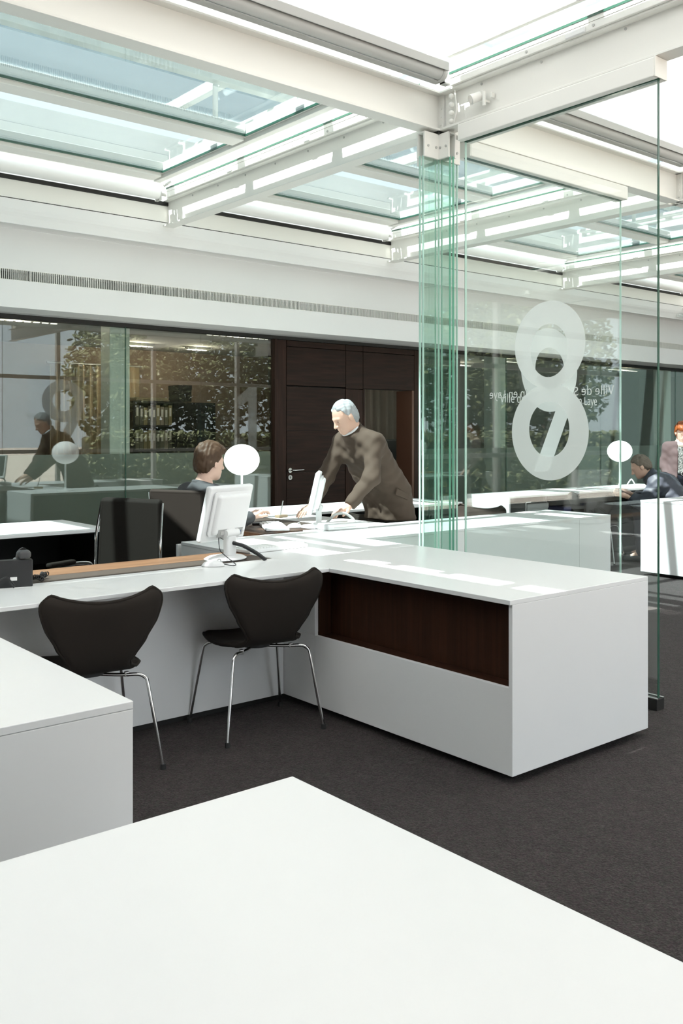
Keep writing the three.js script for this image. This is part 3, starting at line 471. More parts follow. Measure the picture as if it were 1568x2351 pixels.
// ---------------------------------------------------------------- visitor chairs: one padded shell on four chrome legs
function chairShell() {
  const line = new THREE.CatmullRomCurve3([V(0, 0.762, -0.245), V(0, 0.665, -0.232), V(0, 0.565, -0.21), V(0, 0.485, -0.182), V(0, 0.437, -0.14), V(0, 0.415, -0.07), V(0, 0.409, 0.02), V(0, 0.414, 0.12), V(0, 0.418, 0.19), V(0, 0.403, 0.245)]);
  const W = [[0, 0.21], [0.012, 0.236], [0.04, 0.25], [0.07, 0.251], [0.13, 0.236], [0.24, 0.184], [0.32, 0.145], [0.38, 0.124], [0.44, 0.135], [0.49, 0.17], [0.55, 0.2], [0.63, 0.213], [0.72, 0.213], [0.82, 0.2], [0.93, 0.18], [0.97, 0.155], [1, 0.12]];
  const wid = (u) => { for (let i = 1; i < W.length; i++) if (u <= W[i][0]) { const t = (u - W[i - 1][0]) / (W[i][0] - W[i - 1][0]), s = t * t * (3 - 2 * t) * 0.5 + t * 0.5; return W[i - 1][1] + (W[i][1] - W[i - 1][1]) * s; } return W[W.length - 1][1]; };
  const NU = 64, NV = 24, pts = [], P = (u, v) => { // v -1..1
    const uu = u + (u < 0.3 ? 0.045 * (1 - u / 0.3) ** 2 * (1 - v * v) : 0), c = line.getPoint(Math.min(1, uu)), w = wid(u), back = Math.max(0, 1 - u / 0.42);
    const q = V(v * w, c.y + (u > 0.5 ? 0.012 * v * v : 0), c.z + 0.05 * v * v * back);
    if (u > 0.9) q.z -= 0.05 * v * v * (u - 0.9) * 10; return q;
  };
  const grid = []; for (let i = 0; i <= NU; i++) { const row = []; for (let j = 0; j <= NV; j++) row.push(P(i / NU, -1 + 2 * j / NV)); grid.push(row); }
  const at = (i, j) => grid[Math.max(0, Math.min(NU, i))][Math.max(0, Math.min(NV, j))];
  const nor = (i, j) => at(i + 1, j).clone().sub(at(i - 1, j)).cross(at(i, j + 1).clone().sub(at(i, j - 1))).normalize();
  const pos = [], idx = [], th = (i, j) => { const e = Math.min(Math.min(i, NU - i) / 2.5, Math.min(j, NV - j) / 1.6, 1); return 0.004 + 0.010 * Math.sqrt(Math.max(0, e)); };
  const S = (NV + 1);
  for (const s of [1, -1]) for (let i = 0; i <= NU; i++) for (let j = 0; j <= NV; j++) { const n = nor(i, j), p = at(i, j), k = th(i, j) * s; pos.push(p.x + n.x * k, p.y + n.y * k, p.z + n.z * k); }
  const off = (NU + 1) * S;
  for (let i = 0; i < NU; i++) for (let j = 0; j < NV; j++) { const a = i * S + j, b = a + S; idx.push(a, b, a + 1, a + 1, b, b + 1); const c = a + off, d = b + off; idx.push(c, c + 1, d, c + 1, d + 1, d); }
  const rim = []; for (let j = 0; j <= NV; j++) rim.push(j); for (let i = 1; i <= NU; i++) rim.push(i * S + NV); for (let j = NV - 1; j >= 0; j--) rim.push(NU * S + j); for (let i = NU - 1; i > 0; i--) rim.push(i * S);
  for (let k = 0; k < rim.length; k++) { const a = rim[k], b = rim[(k + 1) % rim.length]; idx.push(a, b, a + off, b, b + off, a + off); }
  const g = new THREE.BufferGeometry(); g.setAttribute('position', new THREE.Float32BufferAttribute(pos, 3)); g.setIndex(idx); g.computeVertexNormals();
  // the rim as a welted edge
  const welt = tube(rim.filter((_, k) => k % 2 === 0).map((k) => { const i = Math.floor(k / S), j = k % S; return at(i, j); }), 0.0075, 220, 8, true);
  return { g, welt };
}
const shell = chairShell();
function visitorChair(label) {
  const t = thing('visitor_chair', label, 'chair', [0, 0, 0], 0, 'dark brown visitor chairs');
  mesh('shell', shell.g, M.fabric, t); mesh('welt', shell.welt, M.fabric, t);
  for (const [sx, sz] of [[-1, 1], [1, 1], [-1, -1], [1, -1]]) {
    const leg = mesh('leg', tube([V(0, 0.386, 0.0), V(sx * 0.1, 0.388, sz * 0.09), V(sx * 0.17, 0.392, sz * 0.145), V(sx * 0.192, 0.38, sz * 0.16), V(sx * 0.202, 0.35, sz * 0.168), V(sx * 0.25, 0.012, sz * 0.215)], 0.0078, 60, 10), M.chrome, t);
    mesh('foot', new THREE.CylinderGeometry(0.011, 0.013, 0.022, 12).translate(sx * 0.2505, 0.011, sz * 0.2155), M.rubber, leg);
    mesh('clip', span(sx * 0.13 - 0.01, sx * 0.13 + 0.01, 0.38, 0.402, sz * 0.11 - 0.008, sz * 0.11 + 0.008, 0.003), M.steel, leg);
  }
  mesh('hub', new THREE.CylinderGeometry(0.07, 0.07, 0.014, 24).translate(0, 0.393, 0), M.black, t);
  return t;
}
const chairA = visitorChair('dark brown visitor chair at the left, partly hidden by the left white counter');
chairA.position.set(1.685, 0, -3.715); chairA.rotation.y = Math.PI - 0.12;
copyOf(chairA, [2.535, 0, -3.705], Math.PI - 0.13, 'dark brown visitor chair in front of the counter niche, all four legs in view');
copyOf(chairA, [4.78, 0, -5.86], -Math.PI / 2 - 0.1, 'dark brown visitor chair just left of the bending man, behind the counter');
copyOf(chairA, [6.05, 0, -5.55], -Math.PI / 2 + 0.2, 'dark brown visitor chair whose back peeps over the counter right of the glass column');
copyOf(chairA, [8.6, 0, -6.03], Math.PI / 2 + 0.35, 'dark brown visitor chair with chrome legs seen through the glass panel below the lamp');
copyOf(chairA, [9.26, 0, -5.45], -Math.PI / 2 - 1.05, 'dark brown visitor chair under the man in the dark jacket');
// ---------------------------------------------------------------- staff chairs
function staffChair(label) {
  const t = thing('office_chair', label, 'chair', [0, 0, 0], 0, 'black high-backed staff chairs');
  const back = new RoundedBoxGeometry(0.46, 0.62, 0.05, 6, 0.022); { const p = back.attributes.position; for (let i = 0; i < p.count; i++) { const y = p.getY(i), x = p.getX(i); p.setZ(i, p.getZ(i) - 0.045 * (y / 0.31) ** 2 * (y > 0 ? 1 : 0.5) + 0.05 * (x / 0.23) ** 2); p.setX(i, x * (1 - 0.07 * Math.max(0, y / 0.31))); } back.computeVertexNormals(); }
  mesh('backrest', back.translate(0, 0.72, -0.22), M.leather, t);
  for (const s of [-1, 1]) {
    mesh('back_rail', tube([V(s * 0.236, 0.42, -0.2), V(s * 0.238, 0.6, -0.18), V(s * 0.234, 0.8, -0.18), V(s * 0.222, 1.01, -0.215)], 0.008, 30, 8), M.chrome, t);
    const a = mesh('armrest', tube([V(s * 0.235, 0.56, -0.2), V(s * 0.26, 0.645, -0.16), V(s * 0.262, 0.66, -0.05), V(s * 0.26, 0.655, 0.16)], 0.011, 40, 10), M.chrome, t);
    mesh('arm_pad', new RoundedBoxGeometry(0.045, 0.026, 0.2, 4, 0.012).translate(s * 0.261, 0.674, 0.07), M.leather, a);
  }
  mesh('seat', new RoundedBoxGeometry(0.48, 0.07, 0.46, 5, 0.03).translate(0, 0.46, 0.03), M.leather, t);
  mesh('column', [rod(V(0, 0.1, 0), V(0, 0.43, 0), 0.028), rod(V(0, 0.28, 0), V(0, 0.43, 0), 0.04)], M.chrome, t);
  for (let k = 0; k < 5; k++) { const a = k * 1.2566, c = Math.cos(a), s = Math.sin(a), arm = mesh('base_arm', rod(V(0, 0.1, 0), V(c * 0.29, 0.075, s * 0.29), 0.024, 0.016), M.chrome, t); mesh('caster', [rod(V(c * 0.29 - s * 0.024, 0.03, s * 0.29 + c * 0.024), V(c * 0.29 + s * 0.024, 0.03, s * 0.29 - c * 0.024), 0.03, 0.03, 20), rod(V(c * 0.29, 0.03, s * 0.29), V(c * 0.29, 0.08, s * 0.29), 0.008)], M.black, arm); }
  return t;
}
const chairS = staffChair('empty black high-backed staff chair with chrome arms behind the walnut inlay');
chairS.position.set(2.277, 0, -4.79); chairS.rotation.y = -1.17;
copyOf(chairS, [3.27, 0, -5.5], Math.PI / 2 + 0.45, 'black high-backed staff chair the woman in grey sits on');
// ---------------------------------------------------------------- things on the desks
function monitor(label, pos, turn, tilt) {
  const t = thing('monitor', label, 'monitor', pos, turn);
  const head = (g) => g.rotateX(-tilt).translate(0, 0.245, 0);
  mesh('bezel', head(new RoundedBoxGeometry(0.355, 0.3, 0.034, 4, 0.012)), M.plastic, t);
  mesh('screen', head(span(-0.158, 0.158, -0.118, 0.132, 0.0165, 0.018)), M.black, t);
  const hump = new RoundedBoxGeometry(0.29, 0.24, 0.045, 5, 0.02); { const p = hump.attributes.position; for (let i = 0; i < p.count; i++) if (p.getZ(i) < 0) { p.setX(i, p.getX(i) * 0.9); p.setY(i, p.getY(i) * 0.9); } hump.computeVertexNormals(); }
  const h = mesh('rear_housing', head(hump.translate(0, 0.005, -0.034)), M.plastic, t);
  mesh('connector_panel', head(span(-0.1, 0.1, -0.112, -0.07, -0.0575, -0.052, 0.002)), std([0.36, 0.36, 0.35], 0.5), h);
  mesh('socket', head(span(-0.085, -0.05, -0.105, -0.085, -0.061, -0.056, 0.002)), std([0.05, 0.09, 0.2], 0.5), h);
  mesh('socket', head(span(0.02, 0.08, -0.1, -0.08, -0.06, -0.056, 0.002)), M.grey, h);
  mesh('rating_label', head(span(-0.04, 0.01, -0.108, -0.078, -0.0584, -0.057)), M.paper, h);
  mesh('neck', [new RoundedBoxGeometry(0.075, 0.15, 0.04, 4, 0.015).translate(0, 0.09, -0.03), rod(V(-0.05, 0.14, -0.04), V(0.05, 0.14, -0.04), 0.02, 0.02, 20)], M.plastic, t);
  mesh('foot', [lathe([[0, 0], [0.115, 0], [0.12, 0.006], [0.1, 0.016], [0.04, 0.024], [0, 0.026]], 40).scale(1.05, 1, 0.85)], M.plastic, t);
  return t;
}
monitor('white flat monitor seen from behind on the walnut-inlaid desk', [2.66, T, -4.17], Math.PI + 0.3, 0.25);
monitor('white flat monitor seen edge-on between the seated woman and the bending man', [4.03, T, -5.16], Math.PI + 0.86, 0.22);
function mouse(label, pos, turn) {
  const t = thing('computer_mouse', label, 'mouse', pos, turn);
  const g = new THREE.SphereGeometry(1, 28, 18); g.scale(0.031, 0.034, 0.058); { const p = g.attributes.position; for (let i = 0; i < p.count; i++) if (p.getY(i) < 0.004) p.setY(i, 0.004); } g.computeVertexNormals();
  mesh('shell', g, M.plastic, t); mesh('base', new THREE.CylinderGeometry(0.03, 0.03, 0.005, 28).scale(1, 1, 1.9).translate(0, 0.0027, 0), M.grey, t);
  mesh('wheel', new THREE.TorusGeometry(0.008, 0.003, 8, 16).rotateY(Math.PI / 2).translate(0, 0.029, 0.03), M.grey, t);
}
mouse('white computer mouse beside the foot of the rear-facing monitor', [2.46, T, -3.97], 1.0);
mouse('white computer mouse near the edge-on monitor', [3.9, T, -5.22], 1.2);
tag(mesh('mouse_cable', tube([V(2.5, 0.752, -3.945), V(2.54, 0.744, -3.92), V(2.58, 0.744, -3.95), V(2.56, 0.8, -4.06), V(2.6, 0.86, -4.14), V(2.66, 0.84, -4.19)], 0.0022, 60, 6), M.black), 'thin black cable looping from the mouse to the monitor', 'cable');
tag(mesh('cable_hose', tube([V(2.67, 0.83, -4.14), V(2.71, 0.815, -4.08), V(2.76, 0.775, -4.02), V(2.79, 0.742, -3.985)], 0.0105, 60, 10), M.black), 'thick black cable hose from the rear-facing monitor down to the desk', 'cable');
tag(mesh('cable_loop', tube([V(4.1, 0.765, -5.12), V(4.13, 0.83, -5.06), V(4.19, 0.84, -5.02), V(4.24, 0.8, -4.99), V(4.23, 0.765, -4.96)], 0.01, 60, 10), M.grey), 'looped grey cable at the foot of the edge-on monitor', 'cable');
{
  const kb = (label, pos, turn) => {
    const t = thing('keyboard', label, 'keyboard', pos, turn); mesh('case', new RoundedBoxGeometry(0.44, 0.02, 0.16, 3, 0.006).translate(0, 0.011, 0), M.plastic, t);
    const keys = []; for (let r = 0; r < 5; r++) for (let c = 0; c < 20; c++) keys.push(span(-0.208 + c * 0.021, -0.208 + c * 0.021 + 0.018, 0.021, 0.027, -0.062 + r * 0.025, -0.041 + r * 0.025)); mesh('keys', keys, M.paper, t, { kind: 'stuff' });
  };
  kb('white keyboard on the white counter right of the rear-facing monitor', [3.08, T, -4.35], 0.1);
  kb('white keyboard lying before the edge-on monitor', [3.78, T, -5.3], Math.PI / 2 - 0.5);
  const dk = thing('docking_unit', 'flat white docking unit in front of the edge-on monitor', 'computer', [4.12, T, -4.98], -0.1);
  mesh('case', new RoundedBoxGeometry(0.34, 0.04, 0.2, 4, 0.012).translate(0, 0.023, 0), M.plastic, dk); mesh('base_gap', span(-0.16, 0.16, 0, 0.005, -0.09, 0.09), M.grey, dk); mesh('front_slot', span(-0.12, 0.06, 0.018, 0.022, 0.0995, 0.1008), M.grey, dk);
  const tp = thing('desk_phone', 'black desk telephone at the left edge of the walnut desk', 'telephone', [1.47, T, -4.1], Math.PI - 0.25);
  const body = new THREE.Shape([[-0.11, 0], [0.11, 0], [0.11, 0.03], [-0.07, 0.105], [-0.11, 0.105]].map(([a, b]) => new THREE.Vector2(a, b)));
  mesh('body', new THREE.ExtrudeGeometry(body, { depth: 0.2, bevelEnabled: true, bevelSize: 0.006, bevelThickness: 0.006, bevelSegments: 3 }).rotateY(-Math.PI / 2).translate(0.1, 0.006, 0), M.black, tp);
  mesh('handset', [tube([V(-0.07, 0.1, 0.08), V(-0.07, 0.125, 0.04), V(-0.07, 0.145, -0.04), V(-0.07, 0.15, -0.09)], 0.017, 30, 12), new RoundedBoxGeometry(0.055, 0.035, 0.06, 4, 0.015).translate(-0.07, 0.14, -0.105), new RoundedBoxGeometry(0.055, 0.035, 0.06, 4, 0.015).translate(-0.07, 0.085, 0.085)], std([0.06, 0.06, 0.062], 0.4), tp);
  mesh('rating_label', span(-0.04, -0.012, 0.03, 0.045, -0.119, -0.1175), M.paper, tp);
  const co = []; for (let i = 0; i <= 150; i++) { const s = i / 150, a = i * 1.1; co.push(V(1.57 + 0.11 * s + 0.009 * Math.cos(a), T + 0.0125 + 0.009 * Math.sin(a) + 0.012 * Math.abs(Math.sin(s * 7)), -4.1 + 0.05 * Math.sin(s * 5) + 0.006 * Math.cos(a * 0.5))); }
  tp.updateMatrixWorld(); tp.attach(mesh('cord', tube(co, 0.0026, 700, 6), M.black, scene));
  tp.attach(mesh('line_cable', tube([V(1.4, 0.775, -3.98), V(1.43, 0.79, -3.965), V(1.46, 0.755, -3.955), V(1.455, 0.744, -3.95)], 0.003, 30, 6), M.black, scene));
  const ph = thing('pen_stand', 'pen in a small wooden stand beside the woman\'s hand', 'pen stand', [4.3, T, -5.93], 0.2);
  mesh('block', [new RoundedBoxGeometry(0.1, 0.02, 0.05, 3, 0.004).translate(0, 0.0105, 0)], std([0.3, 0.22, 0.14], 0.5), ph); mesh('pen', [rod(V(-0.01, 0.02, 0), V(0.02, 0.13, 0), 0.0045), rod(V(-0.012, 0.012, 0), V(-0.01, 0.02, 0), 0.007, 0.0045)], M.steel, ph);
  tag(mesh('calculator', [new RoundedBoxGeometry(0.075, 0.014, 0.13, 3, 0.004).rotateY(1.0).translate(3.85, T + 0.008, -5.56)], M.black), 'small dark calculator on the wood inlay near the woman', 'calculator');
  tag(mesh('paper_sheet', [span(-0.15, 0.15, 0, 0.002, -0.105, 0.105).rotateY(0.7).translate(4.4, T + 0.001, -5.35)], M.paper), 'white paper sheet under the bending man\'s hand', 'paper');
  tag(mesh('paper_sheet', [span(-0.15, 0.15, 0, 0.002, -0.105, 0.105).rotateY(0.4).translate(10.35, T + 0.001, -5.92)], M.paper), 'white paper sheet in front of the seated man', 'paper');
  tag(mesh('folder', [span(-0.17, 0.17, 0, 0.012, -0.12, 0.12, 0.002).rotateY(0.1).translate(10.85, T + 0.007, -5.93)], std([0.75, 0.35, 0.12], 0.6)), 'orange-edged folder on the desk near the red-haired woman', 'folder');
  tag(mesh('blue_box', [span(8.66, 8.8, 0.42, 0.56, -6.75, -6.5, 0.004), span(8.66, 8.8, 0.5, 0.505, -6.499, -6.498)], std([0.09, 0.1, 0.26], 0.6)), 'blue-violet box on the open shelf below the right lamp', 'box');
  [[8.05, 0.36, 'pale grey archive box on the left part of the shelf below the right lamp'], [9.15, 0.42, 'pale grey archive box right of the blue box on the shelf below the right lamp']].forEach(([x, w, l]) => { const b = thing('archive_box', l, 'box', [x, 0.419, -6.66]); mesh('carton', span(0, w, 0, 0.2, -0.13, 0.13, 0.004), std([0.5, 0.51, 0.5], 0.8), b); mesh('lid', span(-0.006, w + 0.006, 0.15, 0.205, -0.136, 0.136, 0.004), std([0.58, 0.59, 0.58], 0.8), b); mesh('label', span(w / 2 - 0.05, w / 2 + 0.05, 0.05, 0.11, 0.13, 0.1312), M.paper, b); });
  const eml = thing('emergency_light', 'small clear emergency light on the bulkhead nosing at the right edge', 'light fitting', [13.0, 3.17, ZB - 0.02]); mesh('case', span(0, 0.42, 0, 0.07, 0.002, 0.06, 0.008), M.clear, eml); mesh('back', span(0.01, 0.41, 0.005, 0.065, 0, 0.006), M.plastic, eml); mesh('tube', rod(V(0.04, 0.035, 0.03), V(0.38, 0.035, 0.03), 0.008), M.plastic, eml);
  const kc = thing('chrome_hanger', 'small chrome bracket post in front of the right low cabinet', 'hanger', [7.62, 0.0, -6.2]); mesh('rod', [rod(V(0, 0.012, 0), V(0, 0.68, 0), 0.006), rod(V(0, 0.68, 0), V(0.08, 0.68, 0.0), 0.006)], M.chrome, kc); mesh('foot', new THREE.CylinderGeometry(0.06, 0.07, 0.012, 24).translate(0, 0.006, 0), M.steel, kc);
}
// ---------------------------------------------------------------- table lamps
function tableLamp(label, x, z) {
  const t = thing('table_lamp', label, 'lamp', [x, T, z], 0, 'glowing oval table lamps');
  mesh('base', lathe([[0, 0], [0.098, 0], [0.1, 0.006], [0.09, 0.011], [0.02, 0.018], [0.014, 0.04], [0, 0.04]], 48), M.white, t);
  mesh('stem', rod(V(0, 0.03, 0), V(0, 0.33, 0), 0.0095, 0.0085, 20), M.white, t);
  const g = new THREE.SphereGeometry(0.15, 48, 32); g.scale(1, 0.87, 1); g.translate(0, 0.438, 0);
  mesh('shade', g, new THREE.MeshStandardMaterial({ color: 0xffffff, emissive: new THREE.Color().setRGB(1, 0.985, 0.96), emissiveIntensity: 0.85, roughness: 0.5 }), t);
  const p = new THREE.PointLight(0xfff2dd, 1.4); p.position.set(0, 0.438, 0); p.shadow.radius = 6; p.castShadow = true; t.add(p);
}
tableLamp('glowing white oval lamp beside the seated woman\'s head', 4.36, -6.58);
tableLamp('glowing white oval lamp right of the number panels', 9.93, -6.62);
tag(mesh('lamp_cable', tube([V(10.03, T + 0.004, -6.6), V(10.12, T + 0.09, -6.58), V(10.2, T + 0.004, -6.57)], 0.008, 40, 8), M.plastic), 'white cable loop on the cabinet beside the right lamp', 'cable');
// ---------------------------------------------------------------- spotlight on the beam
{
  const s = thing('spotlight', 'small white spotlight bracketed to the beam right of the glass column', 'spotlight', [XC - 0.012, 3.41, -3.77]); s.scale.setScalar(0.78);
  mesh('bracket', [span(-0.05, -0.035, -0.06, 0.05, 0.03, 0.055, 0.003), span(-0.04, 0.016, -0.03, -0.012, 0.03, 0.05, 0.003), span(-0.02, 0.016, -0.005, 0.035, 0.085, 0.1, 0.003)], M.paint, s);
  const q = mesh('head', [rod(V(-0.03, 0.03, -0.01), V(-0.1, -0.005, -0.045), 0.036, 0.04, 28), span(-0.04, -0.01, 0.02, 0.065, -0.02, 0.02, 0.004)], M.paint, s);
  mesh('lens', rod(V(-0.1, -0.005, -0.045), V(-0.104, -0.007, -0.047), 0.032, 0.032, 28), M.chrome, q);
  const j = thing('junction_box', 'white cable with small clamps at the end of the beam above the glass column', 'cable', [XC - 0.03, 0, -4.02]);
  mesh('clamp', [0, 1, 2, 3].map((k) => new THREE.SphereGeometry(0.017, 12, 8).translate(0, 3.345 + k * 0.052, 0)), M.paint, j); mesh('wire', tube([V(0, 3.33, 0.02), V(-0.005, 3.4, 0.05), V(-0.005, 3.48, 0.04), V(0, 3.53, 0.03)], 0.005, 30, 8), M.paint, j);
}

// ---------------------------------------------------------------- people
function iso(f, lo, hi, cell) {
  const sz = Math.max(hi[0] - lo[0], hi[1] - lo[1], hi[2] - lo[2]), n = Math.ceil(sz / cell) + 6, h = n / 2, c = lo.map((a, i) => (a + hi[i]) / 2);
  const mc = new MarchingCubes(n, M.white, false, false, 160000); mc.field.fill(-1);
  const r = (i, v) => Math.max(1, Math.min(n - 2, Math.round((v - c[i]) / cell + h)));
  for (let z = r(2, lo[2]); z <= r(2, hi[2]); z++) for (let y = r(1, lo[1]); y <= r(1, hi[1]); y++) for (let x = r(0, lo[0]); x <= r(0, hi[0]); x++) mc.field[z * n * n + y * n + x] = -f((x - h) * cell + c[0], (y - h) * cell + c[1], (z - h) * cell + c[2]);
  mc.isolation = 0; mc.update();
  const g = new THREE.BufferGeometry(), k = mc.count * 3, p = mc.positionArray.slice(0, k), nn = mc.normalArray.slice(0, k);
  for (let i = 0; i < k; i++) p[i] = p[i] * h * cell + c[i % 3];
  for (let i = 0; i < k; i += 3) { const l = Math.hypot(nn[i], nn[i + 1], nn[i + 2]) || 1; nn[i] /= l; nn[i + 1] /= l; nn[i + 2] /= l; }
  g.setAttribute('position', new THREE.BufferAttribute(p, 3)); g.setAttribute('normal', new THREE.BufferAttribute(nn, 3));
  return mergeVertices(g, 1e-5);
}
const smin = (a, b, k) => { const h = Math.max(k - Math.abs(a - b), 0) / k; return Math.min(a, b) - h * h * k * 0.25; };
const smax = (a, b, k) => -smin(-a, -b, k);
function cap(x, y, z, a, b, ra, rb) { const ux = b[0] - a[0], uy = b[1] - a[1], uz = b[2] - a[2], px = x - a[0], py = y - a[1], pz = z - a[2], t = Math.max(0, Math.min(1, (px * ux + py * uy + pz * uz) / (ux * ux + uy * uy + uz * uz + 1e-9))); return Math.hypot(px - ux * t, py - uy * t, pz - uz * t) - (ra + (rb - ra) * t); }
const ell = (x, y, z, c, r) => (Math.hypot((x - c[0]) / r[0], (y - c[1]) / r[1], (z - c[2]) / r[2]) - 1) * Math.min(...r);
function bonesOf(bones, k) { return (x, y, z) => { let d = 9; for (const b of bones) d = smin(d, cap(x, y, z, b[0], b[1], b[2], b[3]), b[4] || k); return d; }; }
function boxOf(bones, m) { const lo = [9, 9, 9], hi = [-9, -9, -9]; for (const b of bones) for (const [q, r] of [[b[0], b[2]], [b[1], b[3]]]) for (let i = 0; i < 3; i++) { lo[i] = Math.min(lo[i], q[i] - r - m); hi[i] = Math.max(hi[i], q[i] + r + m); } return [lo, hi]; }
const fold = (x, y, z, s) => 0.0035 * Math.sin(23 * x + 31 * y + s) * Math.sin(17 * z - 27 * y + 2 * s) + 0.0022 * Math.sin(61 * y + 40 * z + s) * Math.sin(48 * x + s);
function headF(x, y, z) {
  const ax = Math.abs(x);
  let d = ell(x, y, z, [0, 0.028, -0.012], [0.075, 0.09, 0.096]);
  d = smin(d, ell(x, y, z, [0, -0.035, 0.022], [0.059, 0.084, 0.07]), 0.03);
  d = smin(d, ell(x, y, z, [0, -0.078, 0.032], [0.043, 0.036, 0.05]), 0.025);
  d = smin(d, cap(ax, y, z, [0.006, 0.02, 0.085], [0.036, 0.017, 0.073], 0.011, 0.009), 0.016);
  d = smax(d, -(Math.hypot(ax - 0.032, y + 0.001, z - 0.104) - 0.019), 0.012);
  d = smin(d, Math.hypot(ax - 0.031, y + 0.001, z - 0.0765) - 0.0115, 0.003);
  d = smin(d, cap(x, y, z, [0, 0.006, 0.092], [0, -0.033, 0.112], 0.007, 0.012), 0.014);
  d = smin(d, Math.hypot(ax - 0.011, y + 0.036, z - 0.1) - 0.009, 0.008);
  d = smin(d, cap(x, y, z, [-0.019, -0.06, 0.086], [0.019, -0.06, 0.086], 0.006, 0.006), 0.006);
  d = smin(d, cap(x, y, z, [-0.015, -0.07, 0.086], [0.015, -0.07, 0.086], 0.0065, 0.0065), 0.006);
  d = smin(d, Math.hypot(x, y + 0.1, z - 0.068) - 0.017, 0.03);
  d = smin(d, ell(ax, y, z, [0.077, -0.012, -0.008], [0.011, 0.032, 0.02]), 0.008);
  return smin(d, cap(x, y, z, [0, -0.07, -0.025], [0, -0.2, -0.055], 0.05, 0.054), 0.03);
}
const headGeo = iso(headF, [-0.11, -0.2, -0.13], [0.11, 0.13, 0.14], 0.0042);
function handGeo(curl, side) {
  const bones = [], F = [[-0.031, 0.058, 0.0078], [-0.011, 0.073, 0.0085], [0.01, 0.08, 0.0087], [0.031, 0.074, 0.0085]];
  for (const [x, L, r] of F) { let p = [x, 0, 0.088], a = curl * 0.5; const seg = [0.46, 0.3, 0.24]; seg.forEach((s, i) => { const q = [p[0] + x * 0.12 * s, p[1] - Math.sin(a) * L * s, p[2] + Math.cos(a) * L * s]; bones.push([p, q, r * (1 - i * 0.08), r * (0.92 - i * 0.08), 0.005]); p = q; a += curl * (0.9 - i * 0.15); }); }
  bones.push([[0.022, -0.006, 0.02], [0.052, -0.016, 0.052], 0.016, 0.011, 0.016], [[0.052, -0.016, 0.052], [0.058, -0.024, 0.082], 0.0102, 0.009, 0.005], [[0.058, -0.024, 0.082], [0.054, -0.032, 0.102], 0.0088, 0.0075, 0.005]);
  const f = (x, y, z) => { let d = 9; for (const b of bones) d = smin(d, cap(x, y, z, b[0], b[1], b[2], b[3]), b[4]); const q = [Math.abs(x) - 0.03, Math.abs(y) - 0.004, Math.abs(z - 0.047) - 0.034], o = Math.hypot(Math.max(q[0], 0), Math.max(q[1], 0), Math.max(q[2], 0)) + Math.min(Math.max(...q), 0) - 0.011; return smin(smin(d, o, 0.009), cap(x, y, z, [0, 0, -0.03], [0, 0, 0.02], 0.026, 0.028), 0.02); };
  const g = iso(f, [-0.06, -0.12, -0.065], [0.09, 0.03, 0.19], 0.0032);
  if (side < 0) { g.scale(-1, 1, 1); const ix = g.index.array; for (let i = 0; i < ix.length; i += 3) { const t = ix[i]; ix[i] = ix[i + 1]; ix[i + 1] = t; } const nn = g.attributes.normal; nn.needsUpdate = true; }
  return g;
}
const sub = (a, b) => V(a[0] - b[0], a[1] - b[1], a[2] - b[2]);
function basis(o, fwd, up) { const z = fwd.clone().normalize(), x = up.clone().cross(z).normalize(), y = z.clone().cross(x); return new THREE.Matrix4().makeBasis(x, y, z).setPosition(...o); }
